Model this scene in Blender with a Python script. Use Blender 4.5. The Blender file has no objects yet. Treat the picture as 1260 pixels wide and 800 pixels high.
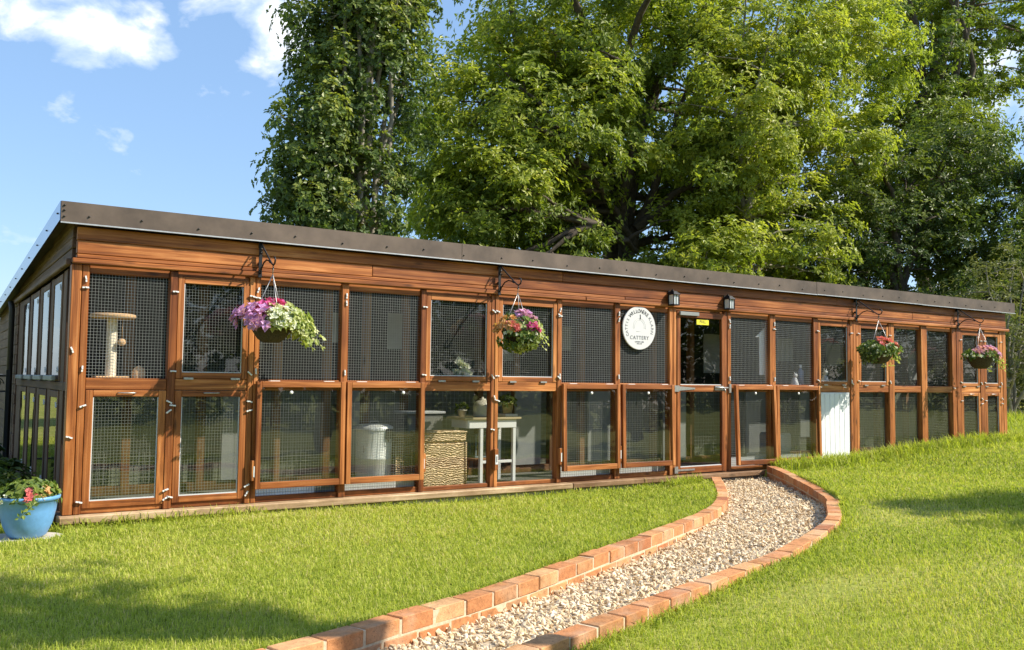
import bpy, math, random
import numpy as np
from mathutils import Matrix, Vector
random.seed(7)
RNG = np.random.default_rng(11)
S = bpy.context.scene
COL = S.collection
PI = math.pi

# ------------------------------------------------------------------ helpers
def smooth(a, b, x):
    t = np.clip((np.asarray(x, float) - a) / (b - a), 0, 1)
    return t * t * (3 - 2 * t)

def tag(o, label=None, cat=None, group=None, kind=None):
    if label: o['label'] = label
    if cat: o['category'] = cat
    if group: o['group'] = group
    if kind: o['kind'] = kind
    return o

def empty(name, loc, label, cat, group=None):
    o = bpy.data.objects.new(name, None)
    COL.objects.link(o)
    o.location = loc
    o.empty_display_size = .1
    return tag(o, label, cat, group)

def link(name, me, mat, parent=None, bevel=0, local=False):
    o = bpy.data.objects.new(name, me)
    COL.objects.link(o)
    if mat is not None and not me.materials:
        me.materials.append(mat)
    if parent is not None:
        o.parent = parent
        if not local:                       # mesh written in world coordinates
            if parent.parent is None: o.matrix_parent_inverse = Matrix.Translation(-Vector(parent.location))
    if bevel:
        m = o.modifiers.new('bevel', 'BEVEL')
        m.width = bevel; m.segments = 1; m.limit_method = 'ANGLE'
    return o

class MB:
    """collects simple shapes into one mesh"""
    def __init__(s):
        s.v = []; s.f = []; s.t = []; s.sm = []
    def add(s, vs, fs, tone=None, sm=False):
        tone = random.random() if tone is None else tone
        b = len(s.v)
        s.v += [tuple(p) for p in vs]
        for f in fs:
            s.f.append(tuple(b + i for i in f)); s.t.append(tone); s.sm.append(sm)
    def box(s, x0, x1, y0, y1, z0, z1, M=None, tone=None):
        vs = [Vector((x, y, z)) for z in (z0, z1) for y in (y0, y1) for x in (x0, x1)]
        if M is not None: vs = [M @ p for p in vs]
        s.add(vs, [(0, 2, 3, 1), (4, 5, 7, 6), (0, 1, 5, 4), (2, 6, 7, 3), (0, 4, 6, 2), (1, 3, 7, 5)], tone)
    def tube(s, pts, r, n=8, cap=True, tone=None, M=None):
        pts = [Vector(p) for p in pts]
        rs = r if isinstance(r, (list, tuple)) else [r] * len(pts)
        vs = []; fs = []
        ref = None
        for i, p in enumerate(pts):
            d = (pts[min(i + 1, len(pts) - 1)] - pts[max(i - 1, 0)]).normalized()
            if ref is None:
                ref = Vector((0, 0, 1)) if abs(d.z) < .9 else Vector((1, 0, 0))
            u = d.cross(ref).normalized(); w = u.cross(d).normalized(); ref = w
            for k in range(n):
                a = 2 * PI * k / n
                vs.append(p + (u * math.cos(a) + w * math.sin(a)) * rs[i])
        for i in range(len(pts) - 1):
            for k in range(n):
                a, b = i * n + k, i * n + (k + 1) % n
                fs.append((a, b, b + n, a + n))
        if M is not None: vs = [M @ p for p in vs]
        s.add(vs, fs, tone, True)
        if cap:
            b = len(s.v) - len(vs)
            s.f.append(tuple(b + k for k in range(n))[::-1]); s.t.append(.5); s.sm.append(False)
            e = len(s.v) - n
            s.f.append(tuple(e + k for k in range(n))); s.t.append(.5); s.sm.append(False)
    def lathe(s, prof, c=(0, 0, 0), n=28, tone=None, sx=1, sy=1):
        vs = []; fs = []
        for r, z in prof:
            for k in range(n):
                a = 2 * PI * k / n
                vs.append((c[0] + sx * r * math.cos(a), c[1] + sy * r * math.sin(a), c[2] + z))
        for i in range(len(prof) - 1):
            for k in range(n):
                a, b = i * n + k, i * n + (k + 1) % n
                fs.append((a, b, b + n, a + n))
        s.add(vs, fs, tone, True)
    def ball(s, c, r, n=10, sz=1, tone=None):
        s.lathe([(max(1e-4, r * math.sin(PI * i / n)), -r * sz * math.cos(PI * i / n)) for i in range(n + 1)], c, n=14, tone=tone)
    def mesh(s, name):
        me = bpy.data.meshes.new(name)
        me.from_pydata([tuple(p) for p in s.v], [], s.f)
        me.polygons.foreach_set('use_smooth', s.sm)
        a = me.attributes.new('tone', 'FLOAT', 'FACE')
        a.data.foreach_set('value', s.t)
        me.update()
        return me
    def build(s, name, mat, parent=None, bevel=0, local=False):
        return link(name, s.mesh(name), mat, parent, bevel, local)

def np_mesh(name, verts, faces, tones, k, mat, parent=None, smooth_=False, local=False):
    """verts Nx3, faces Mxk, tones M"""
    me = bpy.data.meshes.new(name)
    n, m = len(verts), len(faces)
    me.vertices.add(n); me.vertices.foreach_set('co', np.ascontiguousarray(verts, np.float32).ravel())
    me.loops.add(m * k); me.loops.foreach_set('vertex_index', np.ascontiguousarray(faces, np.int32).ravel())
    me.polygons.add(m)
    me.polygons.foreach_set('loop_start', np.arange(0, m * k, k, dtype=np.int32))
    me.polygons.foreach_set('use_smooth', np.full(m, smooth_))
    a = me.attributes.new('tone', 'FLOAT', 'FACE')
    a.data.foreach_set('value', np.ascontiguousarray(tones, np.float32))
    me.update(calc_edges=True)
    return link(name, me, mat, parent, 0, local)

# ------------------------------------------------------------------ materials
def mat(name):
    m = bpy.data.materials.new(name); m.use_nodes = True
    nt = m.node_tree; nt.nodes.clear()
    out = nt.nodes.new('ShaderNodeOutputMaterial')
    return m, nt, out
def N(nt, kind, **kw):
    n = nt.nodes.new('ShaderNode' + kind)
    for k, v in kw.items():
        if k.startswith('_'): setattr(n, k[1:], v)
        else: n.inputs[k.replace('__', ' ')].default_value = v
    return n
def ramp(nt, stops, fac=None):
    r = nt.nodes.new('ShaderNodeValToRGB')
    el = r.color_ramp.elements
    while len(el) < len(stops): el.new(.5)
    for e, (p, c) in zip(el, stops):
        e.position = p; e.color = (*c, 1) if len(c) == 3 else c
    if fac is not None: nt.links.new(fac, r.inputs[0])
    return r
def mixc(nt, fac, a, b, mode='MIX'):
    m = nt.nodes.new('ShaderNodeMix'); m.data_type = 'RGBA'; m.blend_type = mode
    for sock, val in ((m.inputs[0], fac), (m.inputs[6], a), (m.inputs[7], b)):
        if hasattr(val, 'is_output'): nt.links.new(val, sock)
        elif isinstance(val, (int, float)): sock.default_value = val
        else: sock.default_value = (*val, 1)
    return m.outputs[2]
def math_(nt, op, a, b=None, c=None):
    m = nt.nodes.new('ShaderNodeMath'); m.operation = op
    for i, val in enumerate((a, b, c)):
        if val is None: continue
        if hasattr(val, 'is_output'): nt.links.new(val, m.inputs[i])
        else: m.inputs[i].default_value = val
    return m.outputs[0]

def wood(name, axis, dark, mid, light, rough=.5, scale=1.0, grey=0):
    m, nt, out = mat(name)
    co = N(nt, 'TexCoord').outputs['Object']
    at = N(nt, 'Attribute', _attribute_name='tone').outputs['Fac']
    off = N(nt, 'VectorMath', _operation='SCALE'); off.inputs[0].default_value = (13.1, 7.7, 9.3)
    nt.links.new(at, off.inputs['Scale'])
    add = N(nt, 'VectorMath', _operation='ADD')
    nt.links.new(co, add.inputs[0]); nt.links.new(off.outputs[0], add.inputs[1])
    mp = N(nt, 'Mapping')
    sc = {'x': (1.2, 34, 34), 'y': (34, 1.2, 34), 'z': (34, 34, 1.2)}[axis]
    mp.inputs['Scale'].default_value = [q * scale for q in sc]
    nt.links.new(add.outputs[0], mp.inputs['Vector'])
    g = N(nt, 'TexNoise', Scale=1.0, Detail=5.0, Roughness=.62, Distortion=.7)
    nt.links.new(mp.outputs[0], g.inputs['Vector'])
    # knots: stretched cells with a dark heart
    kp = N(nt, 'Mapping')
    ks = {'x': (2.6, 9, 9), 'y': (9, 2.6, 9), 'z': (9, 9, 2.6)}[axis]
    kp.inputs['Scale'].default_value = ks
    nt.links.new(add.outputs[0], kp.inputs['Vector'])
    vo = N(nt, 'TexVoronoi', Scale=1.0)
    nt.links.new(kp.outputs[0], vo.inputs['Vector'])
    kn = ramp(nt, [(.04, (1, 1, 1)), (.20, (0, 0, 0))], vo.outputs['Distance'])
    big = N(nt, 'TexNoise', Scale=1.7, Detail=2.0)
    nt.links.new(add.outputs[0], big.inputs['Vector'])
    c = ramp(nt, [(.28, dark), (.5, mid), (.74, light)], g.outputs['Fac'])
    col = mixc(nt, .75, c.outputs[0], (0, 0, 0), 'MIX')
    tone = ramp(nt, [(0, (.58, .50, .45)), (.35, (.86, .82, .80)), (.65, (1, 1, 1)), (1, (1.2, 1.3, 1.4))], at)
    col = mixc(nt, 1.0, c.outputs[0], tone.outputs[0], 'MULTIPLY')
    br = ramp(nt, [(.3, (.66, .60, .55)), (.7, (1.16, 1.2, 1.25))], big.outputs['Fac'])
    col = mixc(nt, 1.0, col, br.outputs[0], 'MULTIPLY')
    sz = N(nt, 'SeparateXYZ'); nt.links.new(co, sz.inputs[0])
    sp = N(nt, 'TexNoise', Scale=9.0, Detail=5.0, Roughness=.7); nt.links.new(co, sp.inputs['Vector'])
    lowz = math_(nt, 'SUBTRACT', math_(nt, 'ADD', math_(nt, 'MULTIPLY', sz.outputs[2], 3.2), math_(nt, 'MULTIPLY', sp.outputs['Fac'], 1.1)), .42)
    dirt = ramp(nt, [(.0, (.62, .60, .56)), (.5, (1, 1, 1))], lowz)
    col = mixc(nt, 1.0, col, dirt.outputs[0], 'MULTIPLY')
    kf = math_(nt, 'MULTIPLY', kn.outputs[0], .8)
    col = mixc(nt, kf, col, [q * .3 for q in dark])
    b = N(nt, 'BsdfPrincipled', Roughness=rough)
    b.inputs['Specular IOR Level'].default_value = .35
    nt.links.new(col, b.inputs['Base Color'])
    bm = N(nt, 'Bump', Strength=.25, Distance=.004)
    nt.links.new(g.outputs['Fac'], bm.inputs['Height']); nt.links.new(bm.outputs[0], b.inputs['Normal'])
    nt.links.new(b.outputs[0], out.inputs[0])
    return m

def plain(name, col, rough=.5, metal=0., noise=.12, scale=18., bump=0., spec=.5, tone=0.):
    """a plain surface with a little mottling so that it never reads as flat"""
    m, nt, out = mat(name)
    co = N(nt, 'TexCoord').outputs['Object']
    n = N(nt, 'TexNoise', Scale=scale, Detail=4.0, Roughness=.6)
    nt.links.new(co, n.inputs['Vector'])
    r = ramp(nt, [(.3, [q * (1 - noise) for q in col]), (.7, [min(1, q * (1 + noise)) for q in col])], n.outputs['Fac'])
    c = r.outputs[0]
    if tone:
        at = N(nt, 'Attribute', _attribute_name='tone').outputs['Fac']
        t = ramp(nt, [(0, (1 - tone,) * 3), (1, (1 + tone,) * 3)], at)
        c = mixc(nt, 1.0, c, t.outputs[0], 'MULTIPLY')
    b = N(nt, 'BsdfPrincipled', Roughness=rough, Metallic=metal)
    b.inputs['Specular IOR Level'].default_value = spec
    nt.links.new(c, b.inputs['Base Color'])
    if bump:
        bm = N(nt, 'Bump', Strength=bump, Distance=.01)
        nt.links.new(n.outputs['Fac'], bm.inputs['Height']); nt.links.new(bm.outputs[0], b.inputs['Normal'])
    nt.links.new(b.outputs[0], out.inputs[0])
    return m

def glass(name, tint=(.86, .87, .86), r0=.075):
    m, nt, out = mat(name)
    t = N(nt, 'BsdfTransparent'); t.inputs[0].default_value = (*tint, 1)
    g = N(nt, 'BsdfGlossy', Roughness=.015)
    ge = N(nt, 'NewGeometry'); dt = N(nt, 'VectorMath', _operation='DOT_PRODUCT')
    nt.links.new(ge.outputs['Incoming'], dt.inputs[0]); nt.links.new(ge.outputs['Normal'], dt.inputs[1])
    sch = math_(nt, 'POWER', math_(nt, 'SUBTRACT', 1.0, math_(nt, 'ABSOLUTE', dt.outputs['Value'])), 5.0)
    fr = math_(nt, 'ADD', math_(nt, 'MULTIPLY', sch, .92), r0)
    # slightly wavy old panes
    co = N(nt, 'TexCoord').outputs['Object']
    n = N(nt, 'TexNoise', Scale=3.0, Detail=1.0); nt.links.new(co, n.inputs['Vector'])
    bm = N(nt, 'Bump', Strength=.03, Distance=.05); nt.links.new(n.outputs['Fac'], bm.inputs['Height'])
    nt.links.new(bm.outputs[0], g.inputs['Normal'])
    fac = math_(nt, 'MINIMUM', fr, 1.0)
    mx = N(nt, 'MixShader')
    nt.links.new(fac, mx.inputs[0]); nt.links.new(t.outputs[0], mx.inputs[1]); nt.links.new(g.outputs[0], mx.inputs[2])
    nt.links.new(mx.outputs[0], out.inputs[0])
    return m

def leaf(name, stops, trans=.35, rough=.5, spec=.35):
    m, nt, out = mat(name)
    at = N(nt, 'Attribute', _attribute_name='tone').outputs['Fac']
    r = ramp(nt, stops, at)
    b = N(nt, 'BsdfPrincipled', Roughness=rough)
    b.inputs['Specular IOR Level'].default_value = spec
    nt.links.new(r.outputs[0], b.inputs['Base Color'])
    t = N(nt, 'BsdfTranslucent')
    tc = mixc(nt, 1.0, r.outputs[0], (1.25, 1.35, .55), 'MULTIPLY')
    nt.links.new(tc, t.inputs[0])
    mx = N(nt, 'MixShader'); mx.inputs[0].default_value = trans
    nt.links.new(b.outputs[0], mx.inputs[1]); nt.links.new(t.outputs[0], mx.inputs[2])
    nt.links.new(mx.outputs[0], out.inputs[0])
    return m

OR = ((.120, .033, .008), (.39, .130, .030), (.65, .290, .098))
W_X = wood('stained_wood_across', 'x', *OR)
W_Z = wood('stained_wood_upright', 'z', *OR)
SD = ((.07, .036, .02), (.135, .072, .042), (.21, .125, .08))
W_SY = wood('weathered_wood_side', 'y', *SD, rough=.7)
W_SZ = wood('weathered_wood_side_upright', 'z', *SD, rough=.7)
W_IN = wood('indoor_pine', 'z', (.13, .06, .022), (.22, .11, .042), (.3, .16, .07), rough=.7)
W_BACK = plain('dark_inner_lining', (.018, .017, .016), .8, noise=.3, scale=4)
W_SILL = wood('greyed_sill_wood', 'x', (.30, .18, .09), (.55, .36, .20), (.75, .54, .34), rough=.7)
METAL = plain('brown_roof_sheet', (.118, .086, .064), .48, .25, noise=.32, scale=3.5)
METAL_S = plain('sky_reflection_flashing', (.34, .40, .50), .25, 1.0, noise=.05, scale=2)  # bluish base paints the sky's reflection into the metal
DRIP = plain('galvanised_drip_edge', (.55, .55, .54), .4, .7)
SCREW = plain('dark_screw', (.03, .028, .026), .5, .3)
WIRE = plain('galvanised_wire', (.29, .30, .29), .45, .3, noise=.06)
IRON = plain('black_iron', (.012, .012, .013), .45, .0, spec=.35)
STEEL = plain('zinc_steel', (.45, .44, .42), .42, .8, noise=.2, scale=60)
WHITEP = plain('white_plastic', (.74, .74, .72), .4, noise=.04)
WHITEPAINT = plain('white_paint', (.80, .81, .82), .45, noise=.03)
DULLB = plain('grey_inner_board', (.25, .265, .255), .7, noise=.10, scale=5)
GREYB = plain('grey_white_board', (.58, .60, .60), .6, noise=.06, scale=5)
CONC = plain('concrete', (.34, .33, .31), .9, noise=.2, scale=9, bump=.2)
SLAB = plain('pale_paving_stone', (.50, .45, .38), .85, noise=.22, scale=14, bump=.3)
MORTAR = plain('pale_mortar', (.58, .46, .31), .95, noise=.2, scale=40, bump=.4)
GLASS = glass('window_glass')
GLASS2 = glass('greyish_glass', (.86, .87, .84), .09)
BLUEPOT = plain('pale_blue_glazed_plastic', (.13, .32, .60), .45, noise=.10, scale=25)
CREAM = plain('cream_ceramic', (.70, .66, .54), .35, noise=.05)
SISAL = plain('cream_sisal', (.80, .72, .55), .85, noise=.2, scale=80, bump=.4)
TAN = plain('tan_plush', (.66, .42, .22), .9, noise=.15, scale=60, bump=.3)
BINM = plain('pale_enamel', (.80, .82, .80), .38, .1, noise=.06)
SOIL = plain('dark_soil', (.03, .022, .015), .95, noise=.3)
LINER = plain('dark_woven_basket', (.06, .044, .030), .9, noise=.5, scale=70, bump=.6)
YEL = plain('yellow_sticker', (.78, .68, .04), .5, noise=.03)
BLACKP = plain('black_print', (.035, .035, .04), .6)
GREYP = plain('grey_print', (.13, .135, .145), .6)
FROST = plain('frosted_lamp_glass', (.62, .66, .66), .25, noise=.05)
SLATE = plain('blue_grey_lantern_paint', (.16, .20, .23), .5)
BARK = plain('rough_bark', (.085, .065, .045), .95, noise=.45, scale=9, bump=.8)
PALEBARK = plain('pale_grey_bark', (.24, .215, .17), .9, noise=.4, scale=9, bump=.6)

def brick_mat():
    m, nt, out = mat('orange_brick')
    co = N(nt, 'TexCoord').outputs['Object']
    at = N(nt, 'Attribute', _attribute_name='tone').outputs['Fac']
    base = ramp(nt, [(0, (.32, .105, .048)), (.25, (.48, .19, .070)), (.6, (.58, .26, .10)), (1, (.66, .38, .18))], at)
    n = N(nt, 'TexNoise', Scale=22.0, Detail=6.0, Roughness=.7); nt.links.new(co, n.inputs['Vector'])
    n2 = N(nt, 'TexNoise', Scale=5.0, Detail=3.0); nt.links.new(co, n2.inputs['Vector'])
    r = ramp(nt, [(.25, (.62, .6, .58)), (.55, (1, 1, 1)), (.8, (1.2, 1.22, 1.22))], n.outputs['Fac'])
    c = mixc(nt, 1., base.outputs[0], r.outputs[0], 'MULTIPLY')
    ff = ramp(nt, [(.5, (0, 0, 0)), (.68, (1, 1, 1))], n2.outputs['Fac'])
    c = mixc(nt, math_(nt, 'MULTIPLY', ff.outputs[0], .4), c, (.55, .40, .27))
    n3 = N(nt, 'TexNoise', Scale=2.3, Detail=5.0, Roughness=.7); nt.links.new(co, n3.inputs['Vector'])
    ds = ramp(nt, [(.50, (1, 1, 1)), (.68, (.68, .65, .58))], n3.outputs['Fac'])
    c = mixc(nt, 1., c, ds.outputs[0], 'MULTIPLY')
    n4 = N(nt, 'TexNoise', Scale=120.0, Detail=2.0); nt.links.new(co, n4.inputs['Vector'])
    sp = ramp(nt, [(.30, (.45, .42, .40)), (.40, (1, 1, 1))], n4.outputs['Fac'])
    c = mixc(nt, .8, c, sp.outputs[0], 'MULTIPLY')
    b = N(nt, 'BsdfPrincipled', Roughness=.9); nt.links.new(c, b.inputs['Base Color'])
    bm = N(nt, 'Bump', Strength=.8, Distance=.008); nt.links.new(n.outputs['Fac'], bm.inputs['Height'])
    nt.links.new(bm.outputs[0], b.inputs['Normal']); nt.links.new(b.outputs[0], out.inputs[0])
    return m
BRICK = brick_mat()

def wicker_mat(name, a, b_):
    m, nt, out = mat(name)
    co = N(nt, 'TexCoord').outputs['Object']
    mp = N(nt, 'Mapping'); mp.inputs['Scale'].default_value = (1, 1, 1); nt.links.new(co, mp.inputs['Vector'])
    w = N(nt, 'TexWave', Scale=15.0, Distortion=9.0, Detail=3.0, _bands_direction='Z')
    w.inputs['Detail Scale'].default_value = 1.2
    nt.links.new(mp.outputs[0], w.inputs['Vector'])
    r = ramp(nt, [(.05, [q * .5 for q in a]), (.4, a), (.8, b_)], w.outputs['Fac'])
    b = N(nt, 'BsdfPrincipled', Roughness=.75); nt.links.new(r.outputs[0], b.inputs['Base Color'])
    bm = N(nt, 'Bump', Strength=.9, Distance=.02); nt.links.new(w.outputs['Fac'], bm.inputs['Height'])
    nt.links.new(bm.outputs[0], b.inputs['Normal']); nt.links.new(b.outputs[0], out.inputs[0])
    return m
WICKER = wicker_mat('pale_wicker', (.70, .45, .22), (.92, .70, .44))
WICKER_D = wicker_mat('brown_wicker', (.27, .17, .07), (.40, .27, .12))

def stone_mat():
    m, nt, out = mat('pale_flint_chips')
    at = N(nt, 'Attribute', _attribute_name='tone').outputs['Fac']
    r = ramp(nt, [(0, (.20, .135, .065)), (.10, (.42, .28, .14)), (.3, (.65, .48, .28)), (.65, (.78, .62, .41)), (1, (.86, .76, .58))], at)
    co = N(nt, 'TexCoord').outputs['Object']
    n = N(nt, 'TexNoise', Scale=60.0, Detail=3.0); nt.links.new(co, n.inputs['Vector'])
    q = ramp(nt, [(.3, (.8, .78, .75)), (.7, (1.1, 1.1, 1.1))], n.outputs['Fac'])
    c = mixc(nt, 1., r.outputs[0], q.outputs[0], 'MULTIPLY')
    b = N(nt, 'BsdfPrincipled', Roughness=.85); nt.links.new(c, b.inputs['Base Color'])
    nt.links.new(b.outputs[0], out.inputs[0]); return m
STONE = stone_mat()

def ground_mat():
    m, nt, out = mat('lawn_soil_and_thatch')
    co = N(nt, 'TexCoord').outputs['Object']
    n = N(nt, 'TexNoise', Scale=1.1, Detail=6.0, Roughness=.65); nt.links.new(co, n.inputs['Vector'])
    f = N(nt, 'TexNoise', Scale=45.0, Detail=4.0, Roughness=.7); nt.links.new(co, f.inputs['Vector'])
    a = ramp(nt, [(.3, (.20, .235, .042)), (.55, (.30, .31, .07)), (.75, (.37, .32, .13))], n.outputs['Fac'])
    b_ = ramp(nt, [(.3, (.55, .55, .5)), (.7, (1.3, 1.3, 1.25))], f.outputs['Fac'])
    c = mixc(nt, 1., a.outputs[0], b_.outputs[0], 'MULTIPLY')
    b = N(nt, 'BsdfPrincipled', Roughness=.95); b.inputs['Specular IOR Level'].default_value = .1
    nt.links.new(c, b.inputs['Base Color']); nt.links.new(b.outputs[0], out.inputs[0]); return m
GROUND = ground_mat()
BED = plain('gravel_bed', (.42, .34, .24), .95, noise=.35, scale=40, bump=.5)

GRASSM = leaf('grass_blade', [(0, (.12, .165, .022)), (.25, (.27, .335, .046)), (.55, (.43, .475, .074)), (.85, (.57, .565, .13)), (1, (.60, .50, .25))], .42, .55, .15)
LF_MAPLE = leaf('bright_maple_leaf', [(0, (.085, .125, .020)), (.42, (.22, .275, .038)), (.75, (.40, .43, .060)), (1, (.55, .52, .10))], 0.46, .45)
LF_LIME = leaf('lime_green_leaf', [(0, (.13, .175, .028)), (.5, (.31, .36, .05)), (1, (.55, .53, .11))], 0.46, .45)
LF_POP = leaf('poplar_leaf', [(0, (.042, .078, .026)), (.5, (.125, .180, .045)), (1, (.38, .40, .09))], 0.38, .4)
LF_DARK = leaf('dark_green_leaf', [(0, (.030, .054, .014)), (.5, (.072, .112, .024)), (1, (.20, .235, .045))], 0.36, .45)
LF_OAK = leaf('oak_leaf', [(0, (.07, .11, .022)), (.5, (.17, .225, .040)), (1, (.36, .38, .075))], 0.42, .45)
LF_WILL = leaf('grey_willow_leaf', [(0, (.07, .085, .03)), (.5, (.16, .17, .065)), (1, (.30, .30, .13))], .35, .5)
LF_POT = leaf('bedding_plant_leaf', [(0, (.04, .085, .015)), (.5, (.10, .165, .03)), (1, (.26, .31, .07))], .35, .45)
LF_VAR = leaf('variegated_leaf', [(0, (.10, .17, .035)), (.4, (.34, .40, .11)), (1, (.66, .66, .36))], .35, .45)
def petal(name, a, b): return leaf(name, [(0, a), (1, b)], .3, .5, .2)
P_PURPLE = petal('mauve_petal', (.46, .19, .50), (.74, .44, .74))
P_MAG = petal('magenta_petal', (.55, .05, .24), (.74, .16, .42))
P_RED = petal('salmon_red_petal', (.58, .08, .10), (.76, .26, .24))
P_ORANGE = petal('apricot_petal', (.62, .25, .08), (.75, .50, .25))
P_WHITE = petal('white_petal', (.60, .60, .50), (.82, .82, .74))
P_PINK = petal('pink_petal', (.62, .22, .34), (.78, .48, .55))

# ------------------------------------------------------------------ camera
cam = bpy.data.cameras.new('camera'); co = bpy.data.objects.new('camera', cam); COL.objects.link(co)
CAM = Vector((-1.0088, -7.9792, 1.1172))
RT = ((0.83459159, -0.55075311, 0.01130931), (-0.04330227, -0.04512464, 0.99804242), (0.54916464, 0.83344753, 0.06150951))
co.matrix_world = Matrix(((RT[0][0], RT[1][0], -RT[2][0], CAM.x), (RT[0][1], RT[1][1], -RT[2][1], CAM.y), (RT[0][2], RT[1][2], -RT[2][2], CAM.z), (0, 0, 0, 1)))
cam.sensor_fit = 'HORIZONTAL'; cam.sensor_width = 36; cam.lens = 1100 / 1260 * 36
cam.clip_start = .05; cam.clip_end = 2000
S.camera = co

# ------------------------------------------------------------------ light
SUN_EL = math.radians(41)
hx, hy = .77, -.64
hl = math.hypot(hx, hy); hx /= hl; hy /= hl
sd = Vector((hx * math.cos(SUN_EL), hy * math.cos(SUN_EL), math.sin(SUN_EL)))
sl = bpy.data.lights.new('sun', 'SUN'); sl.energy = 4.9; sl.angle = math.radians(.55); sl.color = (1.0, .93, .80)
so = bpy.data.objects.new('sun', sl); COL.objects.link(so)
so.rotation_euler = sd.to_track_quat('Z', 'Y').to_euler(); so.location = (20, -20, 30)

w = bpy.data.worlds.new('World'); S.world = w; w.use_nodes = True
nt = w.node_tree; nt.nodes.clear()
out = nt.nodes.new('ShaderNodeOutputWorld'); bg = nt.nodes.new('ShaderNodeBackground')
sky = nt.nodes.new('ShaderNodeTexSky'); sky.sky_type = 'NISHITA'; sky.sun_disc = False
sky.sun_elevation = SUN_EL; sky.sun_rotation = math.atan2(hx, hy); sky.air_density = 1.0; sky.dust_density = .6; sky.ozone_density = 1.6
gv = N(nt, 'TexCoord').outputs['Generated']
nrm = N(nt, 'VectorMath', _operation='NORMALIZE'); nt.links.new(gv, nrm.inputs[0])
dirv = nrm.outputs[0]
# cumulus: banks around a few bearings, broken up by noise on a flat cloud deck
sep = N(nt, 'SeparateXYZ'); nt.links.new(dirv, sep.inputs[0])
zz = math_(nt, 'MAXIMUM', math_(nt, 'ADD', sep.outputs[2], .10), .03)
cx = math_(nt, 'DIVIDE', sep.outputs[0], zz); cy = math_(nt, 'DIVIDE', sep.outputs[1], zz)
comb = N(nt, 'CombineXYZ'); nt.links.new(cx, comb.inputs[0]); nt.links.new(cy, comb.inputs[1])
cm = N(nt, 'Mapping'); cm.inputs['Scale'].default_value = (1, 1, 1.5); nt.links.new(dirv, cm.inputs['Vector'])
cn = N(nt, 'TexNoise', Scale=13.0, Detail=9.0, Roughness=.56, Distortion=.25); nt.links.new(cm.outputs[0], cn.inputs['Vector'])
acc = None
for (d, wd, amp) in (((.118, .933, .340), .070, 1.0), ((.15, .932, .322), .05, .8), ((.10, .928, .362), .06, .9), ((.268, .888, .372), .062, 1.0), ((.295, .884, .360), .045, .8), ((.058, .936, .349), .045, .95), ((.193, .925, .326), .022, .62), ((.245, .888, .388), .06, .9), ((.285, .88, .385), .05, .95), ((.30, .885, .352), .05, .8),
                    ((.6, .6, .52), .22, .85), ((-.5, .75, .42), .18, .8), ((.7, -.5, .5), .25, .7), ((-.7, -.4, .55), .25, .8), ((-.85, .2, .35), .2, .7), ((.84, .50, .22), .20, .75)):
    v = Vector(d).normalized()
    dd = N(nt, 'VectorMath', _operation='DISTANCE'); nt.links.new(dirv, dd.inputs[0]); dd.inputs[1].default_value = v
    mr = N(nt, 'MapRange', _interpolation_type='SMOOTHSTEP')
    mr.inputs[1].default_value = wd * 1.5; mr.inputs[2].default_value = 0; mr.inputs[3].default_value = 0; mr.inputs[4].default_value = amp
    nt.links.new(dd.outputs['Value'], mr.inputs[0])
    acc = mr.outputs[0] if acc is None else math_(nt, 'MAXIMUM', acc, mr.outputs[0])
cl = math_(nt, 'ADD', math_(nt, 'MULTIPLY', acc, .36), math_(nt, 'MULTIPLY', cn.outputs['Fac'], 1.2))
cr = ramp(nt, [(.74, (0, 0, 0)), (.88, (.42, .42, .42)), (1.0, (.95, .95, .95))], cl)
hi = ramp(nt, [(.35, (5.8, 6.8, 8.2)), (.66, (8.4, 8.5, 8.6))], cn.outputs['Fac'])
# a mild lift of the clear sky towards the pale blue of a humid spring day
skyc = mixc(nt, .36, sky.outputs[0], (3.0, 5.2, 8.8))
skyc = mixc(nt, cr.outputs[0], skyc, hi.outputs[0])
nt.links.new(skyc, bg.inputs[0]); bg.inputs[1].default_value = .103
nt.links.new(bg.outputs[0], out.inputs[0])

S.view_settings.view_transform = 'Standard'; S.view_settings.look = 'None'
S.view_settings.exposure = .68; S.view_settings.gamma = 1; S.view_settings.use_curve_mapping = False
S.cycles.max_bounces = 8; S.cycles.transparent_max_bounces = 24; S.cycles.use_denoising = True
S.cycles.caustics_reflective = False; S.cycles.caustics_refractive = False

# ------------------------------------------------------------------ path lines
def catmull(P, n=14):
    P = [np.array(p, float) for p in P]; P = [2 * P[0] - P[1]] + P + [2 * P[-1] - P[-2]]
    o = []
    for i in range(1, len(P) - 2):
        for t in np.linspace(0, 1, n, endpoint=False):
            a, b, c, d = P[i - 1:i + 3]
            o.append(.5 * ((2 * b) + (c - a) * t + (2 * a - 5 * b + 4 * c - d) * t * t + (3 * b - a - 3 * c + d) * t ** 3))
    o.append(P[-2]); return np.array(o)
def resample(L, step):
    s = np.r_[0, np.cumsum(np.linalg.norm(np.diff(L[:, :2], axis=0), axis=1))]
    n = max(2, int(round(s[-1] / step))); q = np.linspace(0, s[-1], n + 1)
    return np.stack([np.interp(q, s, L[:, k]) for k in range(L.shape[1])], 1)
LW = catmull([(-3.2, -4.85, -.04), (-1.2, -4.50, -.04), (.26, -4.13, -.04), (.87, -3.93, -.04), (1.57, -3.69, -.04), (2.10, -3.46, -.04), (2.63, -3.22, -.04),
              (3.56, -2.80, -.04), (4.25, -2.46, -.04), (4.95, -2.10, -.04), (5.60, -1.64, -.04), (6.16, -1.12, -.04), (6.85, -.40, -.03), (7.10, -.13, -.03)])
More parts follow.
